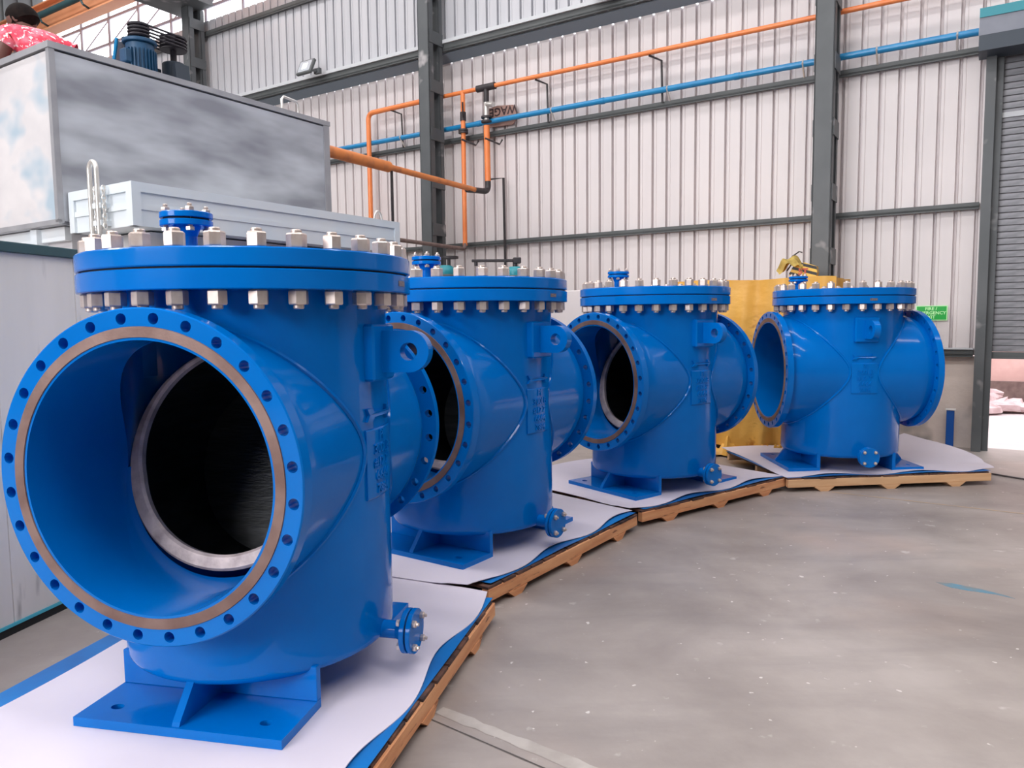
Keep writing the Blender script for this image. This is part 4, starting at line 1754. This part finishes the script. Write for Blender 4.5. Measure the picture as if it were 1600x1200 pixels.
# exit sign
r = empty('exit_sign', WP(0.545, 8.98, 1.395))
tag(r, 'green fire and emergency exit sign on the back wall beside the shutter', 'sign')
mb = MB()
mb.box(-0.145, 0.145, -0.077, 0.077, 0.0, 0.006, FRS)
mb.obj('sign_border', M['signpale'], r)
mb = MB()
mb.box(-0.136, 0.136, -0.069, 0.069, 0.006, 0.008, FRS)
mb.obj('sign_face', M['greensign'], r)
mb = MB()
for txt, xx, yy in (('FIRE /', -0.005, 0.043), ('EMERGENCY', 0.0, 0.0), ('EXIT', -0.012, -0.043)):
    tm = text_mb(txt, 0.046, 0.0006, offset=0.001)
    mb.add([FRS @ Vector((x + xx, y + yy, z + 0.0092)) for x, y, z in tm.v], tm.f)
mb.obj('lettering', M['signpale'], r)


# flood lights on the upper ledge
def floodlight(t, label):
    r = empty('floodlight', WP(t, 8.62, 5.3))
    tag(r, label, 'lamp', 'floodlights on the wall ledge')
    f = FRS @ Matrix.Rotation(radians(-25), 4, 'X')
    o = MB()
    o.tube([FRS @ Vector((0.16, -0.02, 0.0)), FRS @ Vector((0.16, -0.02, 0.12)), FRS @ Vector((0.0, -0.02, 0.14))], 0.02, 6)
    o.box(0.10, 0.22, -0.05, 0.03, 0.0, 0.05, FRS)
    o.obj('bracket', M['steel'], r)
    o = MB()
    o.box(-0.16, 0.16, -0.13, 0.13, 0.10, 0.15, f, 0.01)
    o.obj('housing', M['girt'], r)
    o = MB()
    o.box(-0.13, 0.13, -0.10, 0.10, 0.15, 0.156, f)
    o.obj('lens', mat('lamp_lens', (200, 206, 214), 0.2, coat=0.5), r)
    o = MB()
    o.box(-0.05, 0.05, -0.05, 0.05, 0.156, 0.160, f)
    o.obj('led_chip', mat('led_chip_lit', (255, 255, 255), 0.3, emit=2.0), r)


floodlight(9.22, 'small rectangular floodlight on the wall ledge near the middle column')
floodlight(4.13, 'rectangular floodlight on the wall ledge at the top centre')

# ------------------------------------------------------------------ valves behind the second strainer
def valve_stand(x, y, rz, label, lever):
    r = empty('lever_valve', (x, y, 0), rz)
    tag(r, label, 'valve', 'teal valves behind the strainers')
    m_ = MB()
    m_.cyl(0.12, 0, 0.02, None, 20)
    m_.cyl(0.05, 0.02, 1.50, None, 16)
    m_.obj('stand_pipe', M['steel'], r)
    m_ = MB()
    m_.cyl(0.13, 1.50, 1.53, None, 24, 0.003)
    m_.cyl(0.13, 1.535, 1.565, None, 24, 0.003)
    m_.cyl(0.09, 1.565, 1.78, None, 20, 0.01)
    m_.obj('valve_body', M['girt'], r)
    m_ = MB()
    m_.lathe([(0.0, 1.86), (0.05, 1.86), (0.075, 1.84), (0.085, 1.80), (0.075, 1.76), (0.0, 1.75)], None, 20)
    m_.obj('valve_bonnet', M['teal_valve'], r)
    if lever:
        m_ = MB()
        m_.cyl(0.022, 1.85, 1.93, None, 12)
        m_.box(-0.40, 0.045, -0.016, 0.016, 1.905, 1.93, None, 0.004)
        m_.box(-0.02, 0.055, -0.03, 0.03, 1.89, 1.945, None, 0.006)
        m_.cyl(0.016, 1.87, 1.905, Matrix.Translation((-0.36, 0, 0)), 10)
        m_.obj('lever_handle', M['black'], r)
    else:
        m_ = MB()
        m_.cyl(0.015, 1.85, 1.93, Matrix.Translation((0.03, 0, 0)), 10)
        m_.lathe([(0.07, 1.92), (0.085, 1.92), (0.085, 1.94), (0.07, 1.94)], Matrix.Translation((0.03, 0, 0)), 20)
        m_.box(-0.05, 0.11, -0.01, 0.01, 1.922, 1.936)
        m_.obj('hand_wheel', M['black'], r)
    return r


valve_stand(0.04, 7.0, 0.05, 'teal lever valve with long dark handle behind the second strainer lid', True)
valve_stand(-0.58, 6.75, 0.0, 'teal valve with dark hand wheel beside the middle column', False)

# grey cabinet between second and third strainers
r = wroot('grey_cabinet', 4.05, 7.9, 0, 'plain pale grey cabinet standing behind the gap of the second and third strainers', 'cabinet')
wpart(r, 'cabinet_body', 'wall', (3.78, 4.8, 7.62, 8.2, 0.02, 1.70), cham=0.01)
wpart(r, 'cabinet_foot', 'girt', (3.82, 3.9, 7.66, 7.74, 0, 0.02), (4.68, 4.76, 7.66, 7.74, 0, 0.02), (3.82, 3.9, 8.1, 8.18, 0, 0.02), (4.68, 4.76, 8.1, 8.18, 0, 0.02))

# ------------------------------------------------------------------ yellow tarpaulin over a crate
r = wroot('tarpaulin_crate', 1.9, 7.8, 0, 'tall crate draped in a creased yellow tarpaulin behind the third strainer', 'crate')
mb = MB()
t0, t1, d0, d1, H = 2.75, 1.22, 7.40, 8.15, 1.735
NX, NZ = 70, 34
loop = []
for i in range(NX):
    loop.append((t0 + (t1 - t0) * i / NX, d0))
for i in range(30):
    loop.append((t1, d0 + (d1 - d0) * i / 30))
for i in range(NX):
    loop.append((t1 + (t0 - t1) * i / NX, d1))
for i in range(30):
    loop.append((t0, d1 + (d0 - d1) * i / 30))
cxm, cdm = (t0 + t1) / 2, (d0 + d1) / 2
rng = random.Random(3)
vs, fs = [], []
N_ = len(loop)
inv = Matrix.Translation(-r.location)
for j_ in range(NZ + 1):
    h_ = j_ / NZ
    for i, (t, D) in enumerate(loop):
        z = 0.09 + (H - 0.09) * h_
        fl_ = (1 - h_)
        out = 0.016 * sin(i * 0.35 + 4 * h_) + 0.010 * sin(i * 0.8 - 7 * h_) * (1 - 0.5 * h_) + 0.020 * fl_ * sin(i * 0.21 + 1.0 + 3 * h_) + 0.03 * fl_ ** 3 * (1 + sin(i * 0.5))
        dt = (t - cxm) / ((t0 - t1) / 2)
        dd = (D - cdm) / ((d1 - d0) / 2)
        ex = dt if abs(dt) > abs(dd) else 0
        ey = dd if abs(dd) >= abs(dt) else 0
        zz = z + (0.010 * sin(i * 0.13) if h_ == 1 else 0) + (0.012 * sin(i * 0.4) if j_ == 0 else 0)
        vs.append(inv @ WP(t + ex * out, D + ey * out, zz))
for j_ in range(NZ):
    for i in range(N_):
        k_ = (i + 1) % N_
        fs.append((j_ * N_ + i, j_ * N_ + k_, (j_ + 1) * N_ + k_, (j_ + 1) * N_ + i))
top_c = len(vs)
vs.append(inv @ WP(cxm, cdm, H + 0.01))
for i in range(N_):
    fs.append((NZ * N_ + i, NZ * N_ + (i + 1) % N_, top_c))
mb.add(vs, fs, True)
mb.obj('tarpaulin', M['tarp'], r)
wpart(r, 'crate_base', 'wood_dark', (2.7, 1.27, 7.44, 7.54, 0.0, 0.14), (2.7, 1.27, 8.0, 8.1, 0, 0.14), (2.7, 1.27, 7.44, 8.1, 0.10, 0.14))
# crumpled hem lying on the floor
mb = MB()
rows = 8
vs, fs = [], []
for j_ in range(rows + 1):
    for i in range(50):
        t = 2.7 - 1.15 * i / 49
        D = 7.42 - 0.16 * j_ / rows
        a = pi * j_ / rows
        z = 0.02 + (0.13 + 0.05 * sin(i * 0.9) + 0.03 * sin(i * 2.3)) * sin(a) * (0.6 + 0.4 * sin(i * 0.35))
        vs.append(inv @ WP(t, D + 0.015 * sin(i * 1.3), max(z, 0.006)))
for j_ in range(rows):
    for i in range(49):
        fs.append((j_ * 50 + i, j_ * 50 + i + 1, (j_ + 1) * 50 + i + 1, (j_ + 1) * 50 + i))
mb.add(vs, fs, True)
o = mb.obj('tarpaulin_hem', M['tarp'], r)

# crane hook block and cloth on the crate
r = wroot('hook_block', 1.56, 7.75, 1.745, 'crane hook block with yellow and black stripes resting on the tarpaulin crate', 'hook block')
r.location.z = 1.745
f = FRS
inv = Matrix.Identity(4)
mb = MB()
poly = [(-0.13, -0.02), (0.10, -0.02), (0.12, 0.05), (0.11, 0.11), (0.0, 0.15), (-0.10, 0.12), (-0.14, 0.05)]
mb.prism(poly, -0.05, 0.05, f)
mb.obj('block_cheek', M['hazard'], r)
mb = MB()
tm = text_mb('5T', 0.08, 0.001, offset=0.004)
mb.add([f @ Vector((x - 0.01, y + 0.06, z + 0.052)) for x, y, z in tm.v], tm.f)
mb.obj('red_marking', mat('red_marking', (196, 96, 84), 0.6), r)
mb = MB()
pts = [f @ Vector((-0.17 + 0.05 * sin(q * 0.5), 0.08 + 0.034 * q, 0)) for q in range(5)] + [f @ Vector((-0.06, 0.26, 0)), f @ Vector((-0.03, 0.25, 0))]
mb.tube(pts, 0.007, 6)
mb.obj('black_cable', M['black'], r)
r = empty('yellow_cloth', WP(1.62, 7.68, 1.9))
mb = MB()
vs, fs = [], []
for i in range(17):
    for j_ in range(17):
        u, v = (i / 16 - .5), (j_ / 16 - .5)
        x = 0.24 * u + 0.02 * sin(9 * v)
        y = 0.20 * v + 0.02 * sin(11 * u)
        z = 0.07 - 1.1 * (u * u + 0.8 * v * v) * 0.35 + 0.02 * sin(14 * u + 5 * v)
        vs.append(lp(x, y, z))
for i in range(16):
    for j_ in range(16):
        fs.append((i * 17 + j_, (i + 1) * 17 + j_, (i + 1) * 17 + j_ + 1, i * 17 + j_ + 1))
bpy.data.objects.remove(r)
mb.add(vs, fs, True)
o = mb.obj('yellow_cloth', M['cloth'])
o.location = WP(1.68, 7.72, 1.885)
tag(o, 'crumpled dull yellow cloth draped over the striped hook block', 'cloth')

# dark pallet seen between the third and fourth
r = wroot('empty_pallet', 2.5, 7.1, 0, 'dark weathered pallet lying empty at the foot of the tarpaulin crate', 'pallet')
for k_ in range(5):
    wpart(r, 'deck_board', 'wood_dark', (2.95, 2.28, 6.62 + k_ * 0.13, 6.72 + k_ * 0.13, 0.085, 0.10))
for t in (2.93, 2.6, 2.32):
    wpart(r, 'bearer', 'wood_dark', (t, t - 0.05, 6.62, 7.24, 0.0, 0.085))

# ------------------------------------------------------------------ things by the shutter
r = wroot('blue_post', 0.36, 8.8, 0, 'short blue painted post leaning by the plaster wall near the shutter', 'post')
wpart(r, 'post_shaft', 'bluepost', (0.37, 0.30, 8.85, 8.92, 0.0, 0.40), cham=0.004)
wpart(r, 'post_cap', 'white', (0.38, 0.29, 8.84, 8.93, 0.40, 0.41))
mb = MB()
vs, fs = [], []
for i in range(25):
    for j_ in range(9):
        u, v = i / 24, j_ / 8
        z = 0.005 + 0.09 * sin(pi * v) * (0.6 + 0.4 * sin(u * 9)) * min(1, 6 * u, 6 * (1 - u))
        p = WP(0.92 - 0.50 * u, 8.66 + 0.16 * v, z)
        vs.append(p)
for i in range(24):
    for j_ in range(8):
        fs.append((i * 9 + j_, (i + 1) * 9 + j_, (i + 1) * 9 + j_ + 1, i * 9 + j_ + 1))
mb.add(vs, fs, True)
tag(mb.obj('rag_bundle', M['sack']), 'bundle of pale rags on the floor beside the blue post', 'rags')

mb = MB()
P = [(4.55, 6.05), (4.3, 6.15), (4.12, 6.12), (3.95, 6.02), (4.2, 6.0), (4.6, 5.9), (5.4, 6.1)]
mb.tube([Vector((4.0, 6.50, 0.008)), Vector((4.124, 6.345, 0.008)), Vector((4.19, 6.22, 0.008)), Vector((4.25, 6.12, 0.008)), Vector((4.6, 5.8, 0.008))], 0.007, 6)
tag(mb.obj('floor_cable', M['black']), 'thin black cable on the floor right of the farthest pallet', 'cable')

# floor joints and stains
def strip(name, p, q, w, m, label, cat, z=0.0015):
    p, q = Vector((*p, 0)), Vector((*q, 0))
    d = (q - p).normalized()
    n = Vector((-d.y, d.x, 0)) * w / 2
    mb = MB()
    N2 = 24
    vs, fs = [], []
    for i in range(N2 + 1):
        c = p + (q - p) * i / N2
        j1 = random.uniform(0.7, 1.3)
        for s_ in (-1, 1):
            vs.append(c + n * s_ * j1 + Vector((0, 0, z)))
    for i in range(N2):
        fs.append((2 * i, 2 * i + 1, 2 * i + 3, 2 * i + 2))
    mb.add(vs, fs)
    o = mb.obj(name, m)
    o.parent = floor
    if label:
        tag(o, label)
    return o


strip('floor_line', (2.495, 5.773), (3.62, 4.998), 0.014, mat('ochre_line', (196, 170, 140), 0.7), 'thin ochre line across the floor', 'line')
strip('floor_crack', (-0.40, 2.56), (0.60, 1.79), 0.006, mat('dark_crack', (86, 80, 78), 0.9), 'dark crack', 'crack')
strip('floor_patch', (-0.27, 2.54), (0.62, 1.88), 0.05, mat('pale_patch', (184, 176, 170), 0.6, rgb2=(166, 157, 151), scale=7, contrast=(0.4, 0.6)), 'pale scuffed strip beside the crack', 'patch', 0.001)
mb = MB()
poly = [(2.17, 3.76), (2.20, 3.68), (2.27, 3.63), (2.36, 3.58), (2.42, 3.52), (2.40, 3.57), (2.33, 3.66), (2.24, 3.74)]
mb.prism(poly, 0.0, 0.0012)
tag(mb.obj('paint_stain', mat('blue_floor_stain', (84, 134, 158), 0.6, rgb2=(120, 128, 130), scale=14), floor), 'blue paint stain')

# ------------------------------------------------------------------ outside, seen below the shutter
g = MB()
wbox(g, 8, -14, 9.1, 30, -0.2, -0.02)
tag(g.obj('ground_outside', M['ground']), 'pale dusty ground outside the shutter', kind='structure')
r = wroot('boundary_wall', -2, 14.5, 0, 'pink plastered boundary wall outside beyond the rubble', 'wall')
wpart(r, 'wall_slab', 'brick', (3, -12, 14.5, 14.7, -0.02, 3.2))
wpart(r, 'wall_plinth', 'rust', (3, -12, 14.4, 14.5, -0.02, 0.30))
mb = MB()
for nm, pos, s_ in (('', 0, 0),):
    pass
rng = random.Random(5)
for i in range(46):
    t = rng.uniform(-4.2, 0.9)
    D = rng.uniform(12.2, 13.6)
    sz = rng.uniform(0.08, 0.22)
    mbk = MB()
    vs, fs = [], []
    nl, sg = 5, 8
    for a_ in range(nl + 1):
        th = pi * a_ / nl
        for b_ in range(sg):
            ph = 2 * pi * b_ / sg
            k_ = 1 + rng.uniform(-.25, .25)
            vs.append(Vector((sz * 1.5 * sin(th) * cos(ph) * k_, sz * sin(th) * sin(ph) * k_, max(-sz * .3, sz * 0.6 * cos(th) * k_))))
    for a_ in range(nl):
        for b_ in range(sg):
            c_ = (b_ + 1) % sg
            fs.append((a_ * sg + b_, a_ * sg + c_, (a_ + 1) * sg + c_, (a_ + 1) * sg + b_))
    mb.add([v + WP(t, D, 0.0 + sz * .25 + max(0, (D - 12.6)) * 0.12) for v in vs], fs)
o = mb.obj('rubble_heap', M['sack'])
tag(o, 'heap of pale rubble and sacks outside the shutter opening', 'rubble', kind='stuff')
r = wroot('site_post', -1.3, 12.0, 0, 'thin brown post standing outside the shutter opening', 'post')
wpart(r, 'shaft', 'rust', (-1.28, -1.34, 12.0, 12.06, -0.02, 2.2))
wpart(r, 'foot', 'rust', (-1.2, -1.42, 11.9, 12.16, -0.02, 0.0))
r = wroot('green_board', -1.75, 11.5, 0, 'green board outside at the right picture edge', 'board')
wpart(r, 'board_face', 'greensign', (-1.62, -2.2, 11.5, 11.52, 0.35, 1.05))
wpart(r, 'board_leg', 'rust', (-1.9, -1.94, 11.52, 11.56, -0.02, 1.0))
